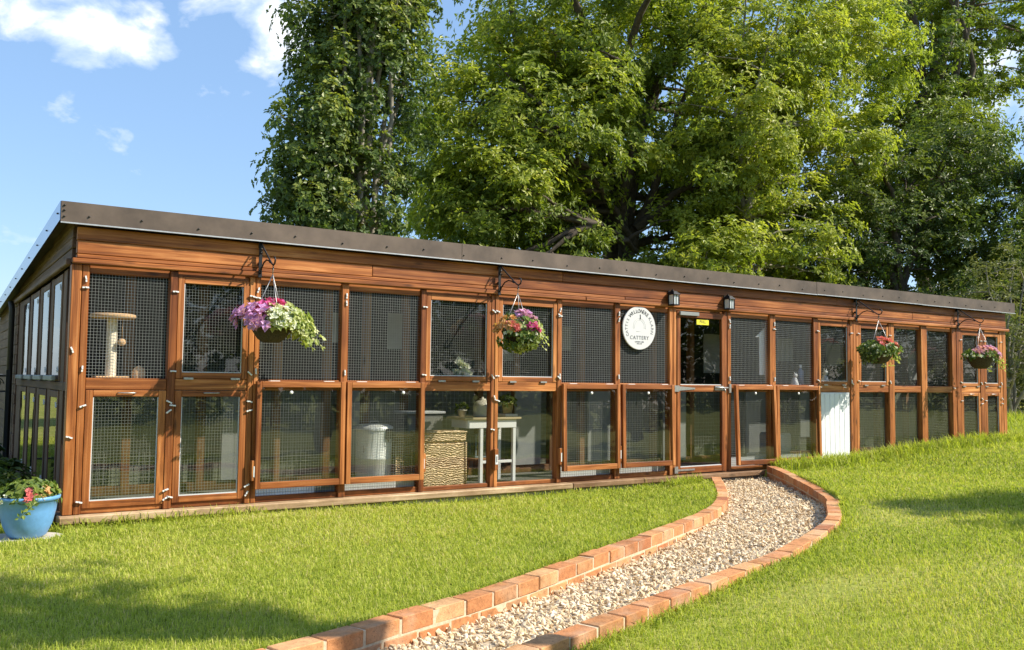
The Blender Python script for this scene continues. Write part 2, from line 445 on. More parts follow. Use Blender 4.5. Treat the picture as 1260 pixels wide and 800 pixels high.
RW = catmull([(-2.6, -5.75, -.05), (.2, -5.0, -.05), (1.17, -4.66, -.05), (1.51, -4.54, -.05), (1.98, -4.39, -.05), (2.49, -4.22, -.05), (3.33, -3.96, -.045), (4.0, -3.76, -.03),
              (5.2, -3.22, 0), (5.93, -2.69, 0.005), (6.45, -2.28, .005), (6.80, -1.88, .01), (7.18, -1.42, .02), (7.55, -.95, .03), (7.88, -.48, .045), (8.10, -.13, .055)])
WALLW = .115
def offset(L, d):
    T = np.gradient(L[:, :2], axis=0); T /= np.linalg.norm(T, axis=1)[:, None]
    nrm_ = np.stack([T[:, 1], -T[:, 0]], 1)
    o = L.copy(); o[:, :2] += nrm_ * d; return o
LIN = offset(LW, WALLW)       # path side of the left wall
ROUT = offset(RW, WALLW)      # lawn side of the right wall
def inpoly(x, y, P):
    x = np.asarray(x, float); y = np.asarray(y, float); r = np.zeros(x.shape, bool)
    j = len(P) - 1
    for i in range(len(P)):
        xi, yi, xj, yj = P[i][0], P[i][1], P[j][0], P[j][1]
        if yi != yj:
            c = ((yi > y) != (yj > y)) & (x < (xj - xi) * (y - yi) / (yj - yi) + xi); r ^= c
        j = i
    return r
def thin(L, k=5): return np.vstack([L[::k], L[-1:]])
MIDL = offset(LW, WALLW * .5); MIDR = offset(RW, WALLW * .5)
POLY_MID = np.vstack([thin(MIDL), [[7.2, .05, 0], [8.15, .05, 0]], thin(MIDR)[::-1]])[:, :2]      # wall centre to wall centre
POLY_OUT = np.vstack([thin(LW), [[7.1, .05, 0], [8.2, .05, 0]], thin(ROUT)[::-1]])[:, :2]
POLY_IN = np.vstack([thin(LIN), [[7.25, .0, 0], [8.08, .0, 0]], thin(RW)[::-1]])[:, :2]
LEFTSIDE = np.vstack([thin((MIDL + 0)), [[7.65, 3, 0], [-40, 3, 0], [-40, -4.9, 0]]])[:, :2]
def wob(x, y):
    return .012 * np.sin(x * 1.3 + y * .7) + .010 * np.sin(x * .6 - y * 1.7 + 1) + .006 * np.sin(x * 3.1 + y * 2.3)
def gz(x, y):
    x = np.asarray(x, float); y = np.asarray(y, float)
    left = -.075 + wob(x, y) * .6 - .035 * smooth(-.8, -.15, y)
    right = -.125 + .115 * smooth(2.2, 6.6, x) + .03 * smooth(6.6, 10, x) * smooth(-4, 0, y) + .20 * smooth(9.6, 13.6, x) * smooth(-4.5, 0, y) + wob(x, y)
    isl = inpoly(x, y, LEFTSIDE)
    z = np.where(isl, left, right)
    z = z + .28 * smooth(14.3, 20, x) * smooth(-1, 6, y) 
    return z
def pathz(x): return -.165 + .065 * smooth(3.0, 6.8, x)

# ------------------------------------------------------------------ ground: one sheet out to the horizon
def axis_pts(a, b, step, far):
    c = list(np.arange(a, b + 1e-6, step)); lo = []; hi_ = []; d = step
    p = a
    while p > -far: d *= 1.35; p -= d; lo.append(p)
    p = b; d = step
    while p < far: d *= 1.35; p += d; hi_.append(p)
    return np.array(lo[::-1] + c + hi_)
gx = axis_pts(-4.5, 15.5, .055, 900); gy = axis_pts(-7.4, .3, .055, 900)
X, Y = np.meshgrid(gx, gy); Z = gz(X, Y)
ins = inpoly(X, Y, POLY_MID); Z[ins] = -.24
bld = (X > -.05) & (X < 14.2) & (Y > -.02) & (Y < 8.1); Z[bld] = np.minimum(Z[bld], -.06)
nx, ny = len(gx), len(gy)
V = np.stack([X.ravel(), Y.ravel(), Z.ravel()], 1)
idx = np.arange(nx * ny).reshape(ny, nx)
F = np.stack([idx[:-1, :-1].ravel(), idx[:-1, 1:].ravel(), idx[1:, 1:].ravel(), idx[1:, :-1].ravel()], 1)
g = np_mesh('lawn_ground', V, F, np.full(len(F), .5), 4, GROUND, smooth_=True); tag(g, kind='structure')

# gravel bed
mb = MB(); n = 60
A = resample(LIN, .1); B = resample(RW, .1)
A = np.stack([np.interp(np.linspace(0, 1, n), np.linspace(0, 1, len(A)), A[:, k]) for k in range(3)], 1)
B = np.stack([np.interp(np.linspace(0, 1, n), np.linspace(0, 1, len(B)), B[:, k]) for k in range(3)], 1)
vs = []; 
for a, b in zip(A, B):
    for t in (-.04, .25, .5, .75, 1.04):
        p = a * (1 - t) + b * t; vs.append((p[0], p[1], float(pathz(p[0])) - .012))
fs = [(i * 5 + k, i * 5 + k + 1, i * 5 + k + 6, i * 5 + k + 5) for i in range(n - 1) for k in range(4)]
mb.add(vs, fs, .5, True); tag(mb.build('gravel_path', BED), kind='structure')

# loose stones
ico = bpy.data.meshes.new('i'); import bmesh
b_ = bmesh.new(); bmesh.ops.create_icosphere(b_, subdivisions=1, radius=1)
iv = np.array([v.co[:] for v in b_.verts]); iff = np.array([[v.index for v in f.verts] for f in b_.faces]); b_.free(); bpy.data.meshes.remove(ico)
def stones(n):
    px = RNG.uniform(-1.2, 8.2, n * 4); py = RNG.uniform(-5.6, .0, n * 4)
    ok = inpoly(px, py, POLY_IN)
    d = np.hypot(px - CAM.x, py - CAM.y)
    ok &= RNG.random(n * 4) < np.clip(1.15 - d * .05, .5, 1)
    px = px[ok][:n]; py = py[ok][:n]; m = len(px)
    L = RNG.gamma(9, .0015, m) + .003; sx = np.stack([L, L * RNG.uniform(.35, .68, m), L * RNG.uniform(.22, .42, m)], 1)
    q = RNG.normal(size=(m, 4)); q[:, 1:3] *= .45; q /= np.linalg.norm(q, axis=1)[:, None]
    w_, x_, y_, z_ = q.T
    Rm = np.stack([1 - 2 * (y_**2 + z_**2), 2 * (x_*y_ - z_*w_), 2 * (x_*z_ + y_*w_), 2 * (x_*y_ + z_*w_), 1 - 2 * (x_**2 + z_**2), 2 * (y_*z_ - x_*w_), 2 * (x_*z_ - y_*w_), 2 * (y_*z_ + x_*w_), 1 - 2 * (x_**2 + y_**2)], 1).reshape(m, 3, 3)
    base = iv[None] * (1 + RNG.normal(0, .20, (m, len(iv), 1))) * sx[:, None]
    v = np.einsum('mij,mkj->mki', Rm, base)
    v += np.stack([px, py, pathz(px) + RNG.uniform(-.012, .012, m)], 1)[:, None]
    f = iff[None] + (np.arange(m) * len(iv))[:, None, None]
    return v.reshape(-1, 3), f.reshape(-1, 3), np.repeat(np.clip(RNG.beta(2.2, 1.7, m), 0, 1), len(iff))
v, f, t = stones(25000)
g = np_mesh('gravel', v, f, t, 3, STONE); tag(g, 'pale cream flint chips filling the path between the two brick kerbs', 'gravel', kind='stuff')

# brick edging walls
def brick_wall(L, side, courses, label, loc):
    root = empty('brick_edging', loc, label, 'brick edging', 'brick edgings of the gravel path')
    C = offset(L, side * WALLW * .5); C = C.copy()
    bm_ = MB()
    step = .238; h = .078
    for c in range(courses):
        Q = resample(C, step)
        if c % 2:
            QQ = .5 * (Q[1:] + Q[:-1]); Q = np.vstack([Q[:1], QQ, Q[-1:]])
        for a, b in zip(Q[:-1], Q[1:]):
            d = b - a; l = np.linalg.norm(d[:2]); ang = math.atan2(d[1], d[0]); m = (a + b) / 2
            M = Matrix.Translation((m[0], m[1], m[2] - c * (h + .011))) @ Matrix.Rotation(ang + random.gauss(0, .012), 4, 'Z') @ Matrix.Rotation(random.gauss(0, .010), 4, 'X') @ Matrix.Rotation(random.gauss(0, .006) - math.atan2(d[2], l), 4, 'Y')
            j = random.gauss(0, .002)
            bm_.box(-l / 2 + .0065 + random.uniform(0, .003), l / 2 - .0065 - random.uniform(0, .003), -WALLW / 2 + j, WALLW / 2 + j, -h + random.gauss(0, .001), random.gauss(0, .0025), M, tone=min(1, max(0, random.betavariate(2.2, 2))))
    bm_.build('bricks', BRICK, root, .004)
    mo = MB(); Q = resample(C, .12); T = np.gradient(Q[:, :2], axis=0); T /= np.linalg.norm(T, axis=1)[:, None]
    hw = WALLW / 2 - .004; vs = []
    for p, t in zip(Q, T):
        nn = np.array([t[1], -t[0]])
        for s_, z in ((-1, -.30), (-1, -.008), (1, -.008), (1, -.30)):
            vs.append((p[0] + nn[0] * hw * s_, p[1] + nn[1] * hw * s_, p[2] + z))
    k = len(Q); fs = [(i * 4 + a, i * 4 + a + 1, i * 4 + a + 5, i * 4 + a + 4) for i in range(k - 1) for a in range(3)]
    fs += [(0, 1, 2, 3), tuple((k - 1) * 4 + q for q in (3, 2, 1, 0))]
    mo.add(vs, fs, .5); mo.build('mortar', MORTAR, root)
    return root
brick_wall(LW, 1, 3, 'low orange brick edging left of the gravel path, ending at the door', (4.2, -2.4, -.2))
brick_wall(RW, 1, 3, 'low orange brick edging curving round the outer right side of the gravel path', (6.8, -1.8, -.2))

# ------------------------------------------------------------------ grass
def blades(px, py, ln, wd, tone, lean=.6):
    # every tussock combs its blades its own way
    m = len(px); z = gz(px, py)
    a = RNG.uniform(0, 2 * PI, m); ld = RNG.uniform(.15, 1, m) * lean
    dx, dy = np.cos(a), np.sin(a); sx, sy = -dy * wd / 2, dx * wd / 2
    h1 = ln * .55; o1 = ln * ld * .28; h2 = ln * (1 - .35 * ld ** 2); o2 = ln * ld * .95
    V = np.empty((m, 5, 3))
    V[:, 0] = np.stack([px - sx, py - sy, z - .006], 1); V[:, 1] = np.stack([px + sx, py + sy, z - .006], 1)
    V[:, 2] = np.stack([px + dx * o1 + sx * .85, py + dy * o1 + sy * .85, z + h1], 1); V[:, 3] = np.stack([px + dx * o1 - sx * .85, py + dy * o1 - sy * .85, z + h1], 1)
    V[:, 4] = np.stack([px + dx * o2, py + dy * o2, z + h2], 1)
    b = np.arange(m)[:, None] * 5
    f = np.concatenate([b + np.array([[0, 1, 2]]), b + np.array([[0, 2, 3]]), b + np.array([[3, 2, 4]])], 0)
    return V.reshape(-1, 3), f, np.tile(tone, 3)
def vnoise(x, y, s, seed):
    r = np.random.default_rng(seed); G = r.random((64, 64))
    u = x * s + 31; v_ = y * s + 31; i = np.floor(u).astype(int); j = np.floor(v_).astype(int); fu = u - i; fv = v_ - j
    fu = fu * fu * (3 - 2 * fu); fv = fv * fv * (3 - 2 * fv); g_ = lambda a, b: G[a % 64, b % 64]
    return (g_(i, j) * (1 - fu) + g_(i + 1, j) * fu) * (1 - fv) + (g_(i, j + 1) * (1 - fu) + g_(i + 1, j + 1) * fu) * fv
n = 4000000
# candidates drawn in polar coordinates about the place where one stands
ang = RNG.uniform(math.radians(-2), math.radians(69), n); rad = np.sqrt(RNG.uniform(2.6 ** 2, 24 ** 2, n))
dens = 7600 * np.clip((5.6 / rad) ** 1.75, .06, 1.0)
area = .5 * math.radians(71) * (24 ** 2 - 2.6 ** 2); cand = n / area
ok = RNG.random(n) < dens / cand
px = CAM.x + rad * np.sin(ang); py = CAM.y + rad * np.cos(ang); ok &= (py < 12) & (px > -8)
px, py, rad = px[ok], py[ok], rad[ok]
ok = ~inpoly(px, py, POLY_OUT) & ~((px > -.06) & (px < 14.25) & (py > -.115) & (py < 8.2)) & ~(((px + .42) / .40) ** 2 + ((py + .40) / .28) ** 2 < 1)
# the path and its off-frame foreground
px, py, rad = px[ok], py[ok], rad[ok]; m = len(px)
pn = vnoise(px, py, .55, 3); pf = vnoise(px, py, 2.2, 4)
pt_ = vnoise(px, py, 9.0, 8)
tone = np.clip(.04 + .66 * (.52 * pn + .30 * pf + .22 * pt_) + RNG.normal(.16, .22, m), 0, .97)
ln = RNG.uniform(.020, .052, m) * (.7 + .65 * pf) * np.clip(.92 + rad * .02, 1, 1.5)
dry = np.exp(-(((px - 6.3) / .9) ** 2 + ((py + 3.3) / .5) ** 2)) + np.exp(-(((px - 3.6) / .9) ** 2 + ((py + 4.55) / .25) ** 2)) + .6 * np.exp(-(((px - 4.6) / 1.2) ** 2 + ((py + 5.0) / .45) ** 2))
keep = RNG.random(m) > .62 * np.clip(dry, 0, 1); dd = np.clip(dry, 0, 1)
tone = np.where(RNG.random(m) < .05 + .5 * dd, RNG.uniform(.85, 1, m), tone); ln *= (1 - .35 * dd)
# long uncut tufts against the cabin
edge = np.exp(-np.abs(py + .16) / .10) * ((px > 8.2) & (px < 14.3)); 
ln = ln * (1 + edge * RNG.uniform(.2, 1.3, m) * (1 + .9 * smooth(9, 12, px)))
wd = RNG.uniform(.0026, .0050, m) * np.clip(rad / 4.6, 1, 2.8)
px, py, ln, wd, tone, rad = (q[keep] for q in (px, py, ln, wd, tone, rad))
# fringe along facade and along the brick edges
def fringe(P, q, n_, sd_, l0, l1):
    s_ = RNG.integers(0, len(P) - 1, n_); t_ = RNG.random(n_)[:, None]; p = P[s_, :2] * (1 - t_) + P[s_ + 1, :2] * t_
    T = P[s_ + 1, :2] - P[s_, :2]; T /= np.linalg.norm(T, axis=1)[:, None]; o = np.abs(RNG.normal(0, sd_, n_)) + .006
    p = p + np.stack([T[:, 1], -T[:, 0]], 1) * (o * q)[:, None]
    return p[:, 0], p[:, 1], RNG.uniform(l0, l1, n_)
for P, q, n_, sd_, l0, l1 in ((thin(LW, 2), -1, 3800, .04, .03, .075), (thin(ROUT, 2), 1, 3600, .05, .03, .085),
                              (np.array([[-.1, -.125], [6.95, -.125]]), 1, 900, .03, .03, .09), (np.array([[-.1, -.13], [1.6, -.13]]), 1, 260, .03, .06, .16), (np.array([[8.2, -.10], [14.3, -.10]]), 1, 5200, .16, .08, .24),
                              (np.array([[6.2, -.5], [6.98, -.14]]), -1, 600, .10, .08, .17), (np.array([[14.2, -.2], [19.5, 3.0]]), 1, 2600, .7, .08, .28)):
    if len(P) == 2: P = np.stack([np.linspace(P[0][0], P[1][0], 60), np.linspace(P[0][1], P[1][1], 60)], 1)
    a, b, c = fringe(P, q, n_, sd_, l0, l1)
    k = ~((a > -.06) & (a < 14.25) & (b > -.10)) 
    k &= ~inpoly(a, b, POLY_OUT)
    a, b, c = a[k], b[k], c[k]; r_ = np.hypot(a - CAM.x, b - CAM.y)
    px = np.r_[px, a]; py = np.r_[py, b]; ln = np.r_[ln, c]; wd = np.r_[wd, RNG.uniform(.004, .007, len(a)) * np.clip(r_ / 5.5, 1, 2)]; tone = np.r_[tone, np.clip(RNG.normal(.5, .2, len(a)), 0, .95)]; rad = np.r_[rad, r_]
print('blades', len(px))
v, f, t = blades(px, py, ln, wd, tone, 1.5)
g = np_mesh('grass', v, f, t, 3, GRASSM, smooth_=False); tag(g, 'short sunlit lawn grass with dry patches on both sides of the gravel path', 'grass', kind='stuff')
del v, f, t, px, py, ln, wd, tone, rad

# ------------------------------------------------------------------ foliage
def leafmesh(P, D, Nn, L, Wd, tone):
    """kite shaped folded leaves: P base, D direction, Nn normal"""
    m = len(P); Sd = np.cross(D, Nn); Sd /= np.linalg.norm(Sd, axis=1)[:, None] + 1e-9
    N2 = np.cross(Sd, D)
    V = np.empty((m, 4, 3))
    V[:, 0] = P; V[:, 1] = P + D * (L * .45)[:, None] + Sd * (Wd * .5)[:, None] + N2 * (Wd * .16)[:, None]
    V[:, 2] = P + D * L[:, None] - N2 * (L * .12)[:, None]
    V[:, 3] = P + D * (L * .45)[:, None] - Sd * (Wd * .5)[:, None] + N2 * (Wd * .16)[:, None]
    b = np.arange(m)[:, None] * 4
    f = np.concatenate([b + np.array([[0, 1, 2]]), b + np.array([[0, 2, 3]])], 0)
    return V.reshape(-1, 3), f, np.tile(tone, 2)
def unit(a): return a / (np.linalg.norm(a, axis=1)[:, None] + 1e-9)
def rosettes(C, A, k, L, W, tone, droop=.35, rng=RNG, spread=1.0):
    """C centres, A axes; k leaves fan out of every centre"""
    m = len(C); A = unit(A)
    ref = np.where(np.abs(A[:, 2:3]) < .9, np.array([[0, 0, 1.]]), np.array([[1., 0, 0]]))
    U = unit(np.cross(A, ref)); Wv = np.cross(A, U)
    ph = rng.uniform(0, 2 * PI, m)[:, None] + np.arange(k)[None] * 2 * PI / k + rng.normal(0, .35, (m, k))
    D = U[:, None] * np.cos(ph)[..., None] + Wv[:, None] * np.sin(ph)[..., None]
    D = D * spread + A[:, None] * rng.uniform(.05, .75, (m, k))[..., None]; D[..., 2] -= droop * rng.uniform(.3, 1.4, (m, k))
    D = unit(D.reshape(-1, 3)); P = np.repeat(C, k, 0); Nn = unit(np.repeat(A, k, 0) + rng.normal(0, .35, (m * k, 3)))
    l = L * rng.uniform(.6, 1.25, m * k); 
    t = np.clip(np.repeat(tone, k) + rng.normal(0, .09, m * k), 0, 1)
    return leafmesh(P + D * (l * .15)[:, None], D, Nn, l, l * W, t)
def crown(lobes, clump_r, ros, k, L, W, rng, droop=.35, shell=.45, flat=.75, tone_mid=.45, hollows=()):
    """lobes: (centre, radii, clumps) -> leaf mesh arrays and the clump centres"""
    CC = []; AX = []; TN = []; centres = []
    for c, r, n in lobes:
        c = np.array(c); r = np.array(r)
        d = unit(rng.normal(size=(n, 3))); rr = (shell + (1 - shell) * rng.random(n) ** .55) * rng.uniform(.86, 1.1, n)
        p = c + d * rr[:, None] * r
        keep = np.ones(n, bool)
        for (hc, hr) in hollows:             # thin places where limbs show
            keep &= (np.linalg.norm((p - np.array(hc)) / np.array(hr), axis=1) > 1) | (rng.random(n) < .40)
        p, d = p[keep], d[keep]; n = len(p)
        centres.append(p)
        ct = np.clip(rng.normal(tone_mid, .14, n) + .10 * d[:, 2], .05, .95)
        for q, dv, t in zip(p, d, ct):
            s = clump_r * rng.uniform(.6, 1.35); nn = int(ros * rng.uniform(.6, 1.3))
            e = unit(rng.normal(size=(nn, 3))) * (rng.random(nn) ** .45)[:, None] * s * np.array([1, 1, flat])
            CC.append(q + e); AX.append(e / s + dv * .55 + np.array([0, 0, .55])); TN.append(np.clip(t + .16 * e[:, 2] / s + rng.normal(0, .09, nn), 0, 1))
    C = np.vstack(CC); A = np.vstack(AX); T = np.concatenate(TN)
    return rosettes(C, A, k, L, W, T, droop, rng), np.vstack(centres)
def limb(mb, a, b, r0, r1, bend, rnd, n=6, seg=7):
    a = Vector(a); b = Vector(b); d = b - a; s = Vector((rnd.gauss(0, 1), rnd.gauss(0, 1), rnd.gauss(0, .4))) * d.length * bend
    pts = []
    for i in range(seg + 1):
        t = i / seg; p = a.lerp(b, t) + s * math.sin(PI * t) * .5 + Vector((0, 0, 1)) * d.length * bend * math.sin(PI * t) * .5
        if 0 < i < seg: p += Vector((rnd.gauss(0, 1), rnd.gauss(0, 1), rnd.gauss(0, 1))) * min(d.length * .011, .07)
        pts.append(p)
    mb.tube(pts, [r0 + (r1 - r0) * i / seg for i in range(seg + 1)], n, cap=False)
    return pts
def tree(name, base, label, lobes, lf, bark, seed, clump_r=.6, ros=16, k=6, L=.16, W=.5, trunk_r=.25, trunk_h=4, fork=3, limbs=40, droop=.35, shell=.45, flat=.75, tone_mid=.45, group=None, cat='tree', twig=1.0, stems=None, hollows=(), forks=()):
    rng = np.random.default_rng(seed); rnd = random.Random(seed)
    bz = float(gz(base[0], base[1]))
    root = empty(name, (base[0], base[1], bz - .05), label, cat, group)
    (v, f, t), cen = crown(lobes, clump_r, ros, k, L, W, rng, droop, shell, flat, tone_mid, hollows)
    mb = MB(); b = Vector((base[0], base[1], bz - .15))
    ends = []
    if stems:
        for (e, r0, r1) in stems:
            pts = limb(mb, b + Vector((rnd.gauss(0, .1), rnd.gauss(0, .1), 0)), e, r0, r1, .02 if len(stems) < 9 or e[2] < 9 else .008, rnd, 8, 12); ends += pts[3:]
    else:
        top = b + Vector((rnd.gauss(0, .15), rnd.gauss(0, .15), trunk_h))
        pts = limb(mb, b, top, trunk_r * 1.25, trunk_r * .8, .03, rnd, 10, 8)
        ends = pts[4:]
        lc = np.mean([np.array(q[0]) for q in lobes], 0)
        for i in range(fork):
            a = 2 * PI * (i + rnd.random() * .6) / fork
            big = max(q[1][0] for q in lobes); bh = max(q[0][2] for q in lobes)
            e = Vector((lc[0] + math.cos(a) * big * .5, lc[1] + math.sin(a) * big * .4, bh + rnd.uniform(-.3, 1.0)))
            pp = limb(mb, pts[-1 - (i % 2)], e, trunk_r * .62, trunk_r * .16, .10, rnd, 8, 10); ends += pp[2:]
    for (a_, b__, r0_, r1_) in forks: ends += limb(mb, a_, b__, r0_, r1_, .06, rnd, 8, 10)[3:]
    pick = rng.permutation(len(cen))[:limbs]
    for i in pick:
        c = Vector(cen[i]); best = min(ends, key=lambda q: (q - c).length + (2.5 if q.z > c.z + .3 else 0))
        ln_ = (best - c).length; r0 = min(trunk_r * .35, .018 + .012 * ln_) * twig
        pp = limb(mb, best, c, r0, .008, .10, rnd, 5, 7)
        for _ in range(2):
            s = pp[rnd.randint(3, 6)]; limb(mb, s, s + Vector((rnd.gauss(0, 1), rnd.gauss(0, 1), rnd.gauss(.3, .7))).normalized() * rnd.uniform(.5, 1.2) * max(clump_r, .3), r0 * .4, .005, .1, rnd, 4, 4)
    mb.build('trunk', bark, root)
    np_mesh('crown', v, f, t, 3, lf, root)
    return root

# behind the cabin
tree('poplar_tree', (7.0, 11.0), 'tall narrow poplar with many upright stems rising behind the left of the roof',
     [((6.7, 11, 5.0), (1.85, 1.7, 2.6), 120), ((7.3, 11, 8.3), (1.95, 1.8, 2.8), 180), ((7.55, 11, 11.6), (2.0, 1.8, 3.4), 190), ((5.95, 10.4, 6.3), (1.05, 1.1, 2.4), 56)],
     LF_POP, PALEBARK, 21, clump_r=.40, ros=26, k=6, L=.115, W=.72, trunk_r=.2, limbs=120, flat=1.5, shell=.25, tone_mid=.46, twig=.8,
     stems=[((7.2 + dx, 11 + dy, 14), .085, .028) for dx, dy in ((-1.0, -1.0), (-.5, -1.2), (0, -1.1), (.3, -1.45), (.55, -1.1), (1.0, -1.2), (1.4, -.7), (-1.3, -.4), (.2, .5), (.75, -1.45), (-.2, -1.45))])
tree('maple_tree', (18.2, 15.0), 'huge spreading maple with bright yellow-green leaves filling the sky behind the middle of the roof',
     [((17.6, 14.4, 6.0), (7.2, 4.6, 4.2), 330), ((14.0, 13.8, 8.2), (4.1, 3.6, 3.7), 190), ((19.5, 15, 10.5), (6.4, 4.6, 4.4), 260), ((16.6, 14, 12.8), (4.7, 4.0, 3.8), 130), ((12.4, 12.6, 5.0), (2.8, 2.2, 3.2), 110), ((23.0, 14.5, 8.0), (3.0, 3.0, 4.2), 90)],
     LF_MAPLE, BARK, 22, clump_r=.72, ros=38, k=6, L=.175, W=.48, trunk_r=.5, trunk_h=5.2, fork=6, limbs=190, shell=.48, flat=.62, tone_mid=.46, twig=1.5,
     hollows=[((16.6, 11.6, 7.4), (1.7, 2.6, 1.7)), ((15.6, 11.6, 5.4), (1.5, 2.2, 1.0)), ((18.4, 12.0, 9.2), (1.2, 2.4, 1.3)), ((13.4, 11.4, 7.2), (.8, 1.8, .7))],
     forks=[((17.9, 14.2, 4.8), (16.6, 12.2, 9.6), .20, .07), ((17.9, 14.2, 4.8), (19.2, 12.4, 10.8), .19, .06), ((17.6, 13.4, 5.6), (13.8, 11.6, 7.8), .12, .04), ((17.6, 13.2, 5.2), (14.2, 11.0, 5.4), .09, .03), ((17.9, 13.6, 6.0), (20.6, 11.8, 8.4), .16, .05), ((16.9, 12.6, 8.0), (15.6, 11.6, 10.4), .09, .03)])
tree('young_ash_tree', (19.0, 10.2), 'slim pale-trunked young tree with lime green leaves in front of the huge maple',
     [((19.3, 10.2, 9.0), (3.0, 2.2, 3.2), 130), ((20.8, 9.8, 5.4), (2.2, 1.7, 2.0), 75), ((20.8, 10.2, 11.8), (2.9, 2.2, 2.6), 95), ((23.9, 10.2, 12.2), (3.2, 2.2, 2.8), 90), ((23.4, 9.9, 8.4), (1.9, 1.6, 2.4), 56), ((17.6, 9.8, 4.6), (1.5, 1.3, 1.3), 36)],
     LF_LIME, PALEBARK, 23, clump_r=.55, ros=29, k=6, L=.15, W=.48, trunk_r=.15, trunk_h=6.5, fork=5, limbs=70, shell=.35, flat=.6, tone_mid=.55)
tree('hawthorn_tree', (25.5, 9.5), 'dense dark green tree behind the right half of the roof, below the paler oak',
     [((25.5, 9.5, 5.2), (3.6, 2.8, 4.2), 190), ((22.6, 10.5, 4.4), (2.6, 2.2, 3.0), 90), ((27.6, 9.0, 7.6), (3.0, 2.4, 3.0), 110)],
     LF_DARK, BARK, 24, clump_r=.6, ros=32, k=6, L=.14, W=.5, trunk_r=.24, trunk_h=3, fork=5, limbs=70, shell=.4, tone_mid=.58)
tree('elm_tree', (29.5, 7.0), 'mid-green elm at the right edge of the photo behind the willow bush',
     [((29.0, 7, 4.4), (3.2, 2.6, 4.2), 170), ((31, 6, 8.2), (3.2, 2.4, 3.2), 110)],
     LF_OAK, BARK, 25, clump_r=.62, ros=30, k=6, L=.15, W=.5, trunk_r=.26, trunk_h=3.5, fork=5, limbs=60, shell=.4, tone_mid=.36)
tree('oak_tree', (34.5, 14.0), 'tall oak with open dark branches against the sky at the top right',
     [((33.5, 14, 10.5), (5.0, 3.6, 3.6), 140), ((37.5, 14, 13.5), (4.0, 3.2, 2.6), 70), ((33.5, 14, 15.5), (5.5, 3.2, 2.6), 80), ((39.5, 13, 17.5), (4.0, 3.0, 2.2), 50), ((35, 14, 19.5), (4.0, 3.0, 2.2), 45)],
     LF_OAK, BARK, 26, clump_r=.75, ros=30, k=6, L=.20, W=.55, trunk_r=.30, trunk_h=9, fork=9, limbs=130, shell=.3, flat=.5, tone_mid=.5, twig=1.2)
tree('willow_bush', (20.3, 3.2), 'straggly grey-green willow bush with bare looping stems beside the right end of the cabin',
     [((20.4, 3.2, 2.6), (1.5, 1.2, 1.9), 120), ((21.8, 3.4, 1.6), (1.3, 1.0, 1.5), 70)],
     LF_WILL, PALEBARK, 27, clump_r=.38, ros=12, k=5, L=.13, W=.26, trunk_r=.07, limbs=60, shell=.35, tone_mid=.5, cat='bush', twig=1.0,
     stems=[((20.3 + dx, 3.2 + dy, h), .045, .012) for dx, dy, h in ((-.9, -.3, 3.0), (-.4, .2, 4.0), (.1, -.4, 3.6), (.6, .1, 4.2), (1.1, -.2, 3.1), (-.7, -.6, 1.8), (.3, -.8, 2.2), (1.4, .3, 2.4))])
for i, (x, y, r, h, lab) in enumerate(((9.6, 12.2, 2.0, 3.6, 'dark leafy shrub low behind the roof between the poplar and the maple'),
                                       (14.5, 11.4, 2.3, 3.8, 'dark leafy shrub behind the roof under the left side of the maple'),
                                       (19.5, 12.0, 2.6, 3.9, 'dark leafy shrub behind the roof at the foot of the slim lime green tree'),
                                       (24.2, 6.6, 2.2, 3.6, 'dark leafy shrub behind the right end of the roof'),
                                       (26.0, 2.6, 2.6, 4.2, 'dark leafy shrub in the shade right of the willow bush'),
                                       (17.9, 5.6, 1.5, 3.2, 'dark leafy shrub added to darken the gap between cabin end and willow bush'))):  # last shrub is added to darken the view past the cabin end
    tree('shrub', (x, y), lab, [((x, y, h * .45), (r, r * .8, h * .55), int(60 + 14 * r * h))], LF_DARK, BARK, 40 + i, clump_r=.5, ros=24, k=6, L=.13, W=.5, trunk_r=.09, trunk_h=1.2, fork=5, limbs=26, shell=.4, tone_mid=.36, group='dark shrubs behind the cabin', cat='shrub')

# out of the frame: what throws the shadows on the lawn and what the panes mirror
tree('birch_tree', (5.2, -7.95), 'slender birch standing right of the photo, its shadow lying on the near left lawn',
     [((5.15, -7.72, 6.9), (1.2, 1.0, 1.4), 30), ((4.75, -7.2, 5.6), (.7, .6, .7), 8)], LF_OAK, PALEBARK, 60, clump_r=.34, ros=16, k=6, L=.12, W=.6, trunk_r=.11, trunk_h=4.8, fork=4, limbs=24, shell=.1, tone_mid=.5)
tree('rowan_tree', (14.4, -9.7), 'open tiered tree standing right of the photo, its shadow streaking the right lawn',
     [((14.6, -9.4, 8.3), (.6, .35, .5), 16), ((15.15, -8.8, 7.4), (1.2, .22, .3), 20), ((14.4, -9.7, 7.3), (1.6, .32, .4), 30), ((13.7, -10.55, 6.9), (1.6, .28, .35), 28), ((14.4, -9.7, 4.6), (1.2, 1.0, .4), 14)],
     LF_DARK, BARK, 61, clump_r=.36, ros=18, k=6, L=.13, W=.45, trunk_r=.14, trunk_h=6.0, fork=3, limbs=26, shell=.1, tone_mid=.45)
far = tree('field_tree', (-26, 14), 'round leafy tree far beyond the left end of the cabin',
           [((-26, 14, 4.0), (3.4, 3.2, 3.4), 120), ((-25, 13, 6.0), (2.4, 2.4, 2.0), 50)], LF_OAK, BARK, 62, clump_r=.85, ros=16, k=6, L=.42, W=.6, trunk_r=.28, trunk_h=2.6, fork=5, limbs=24, shell=.5, group='trees around the garden')
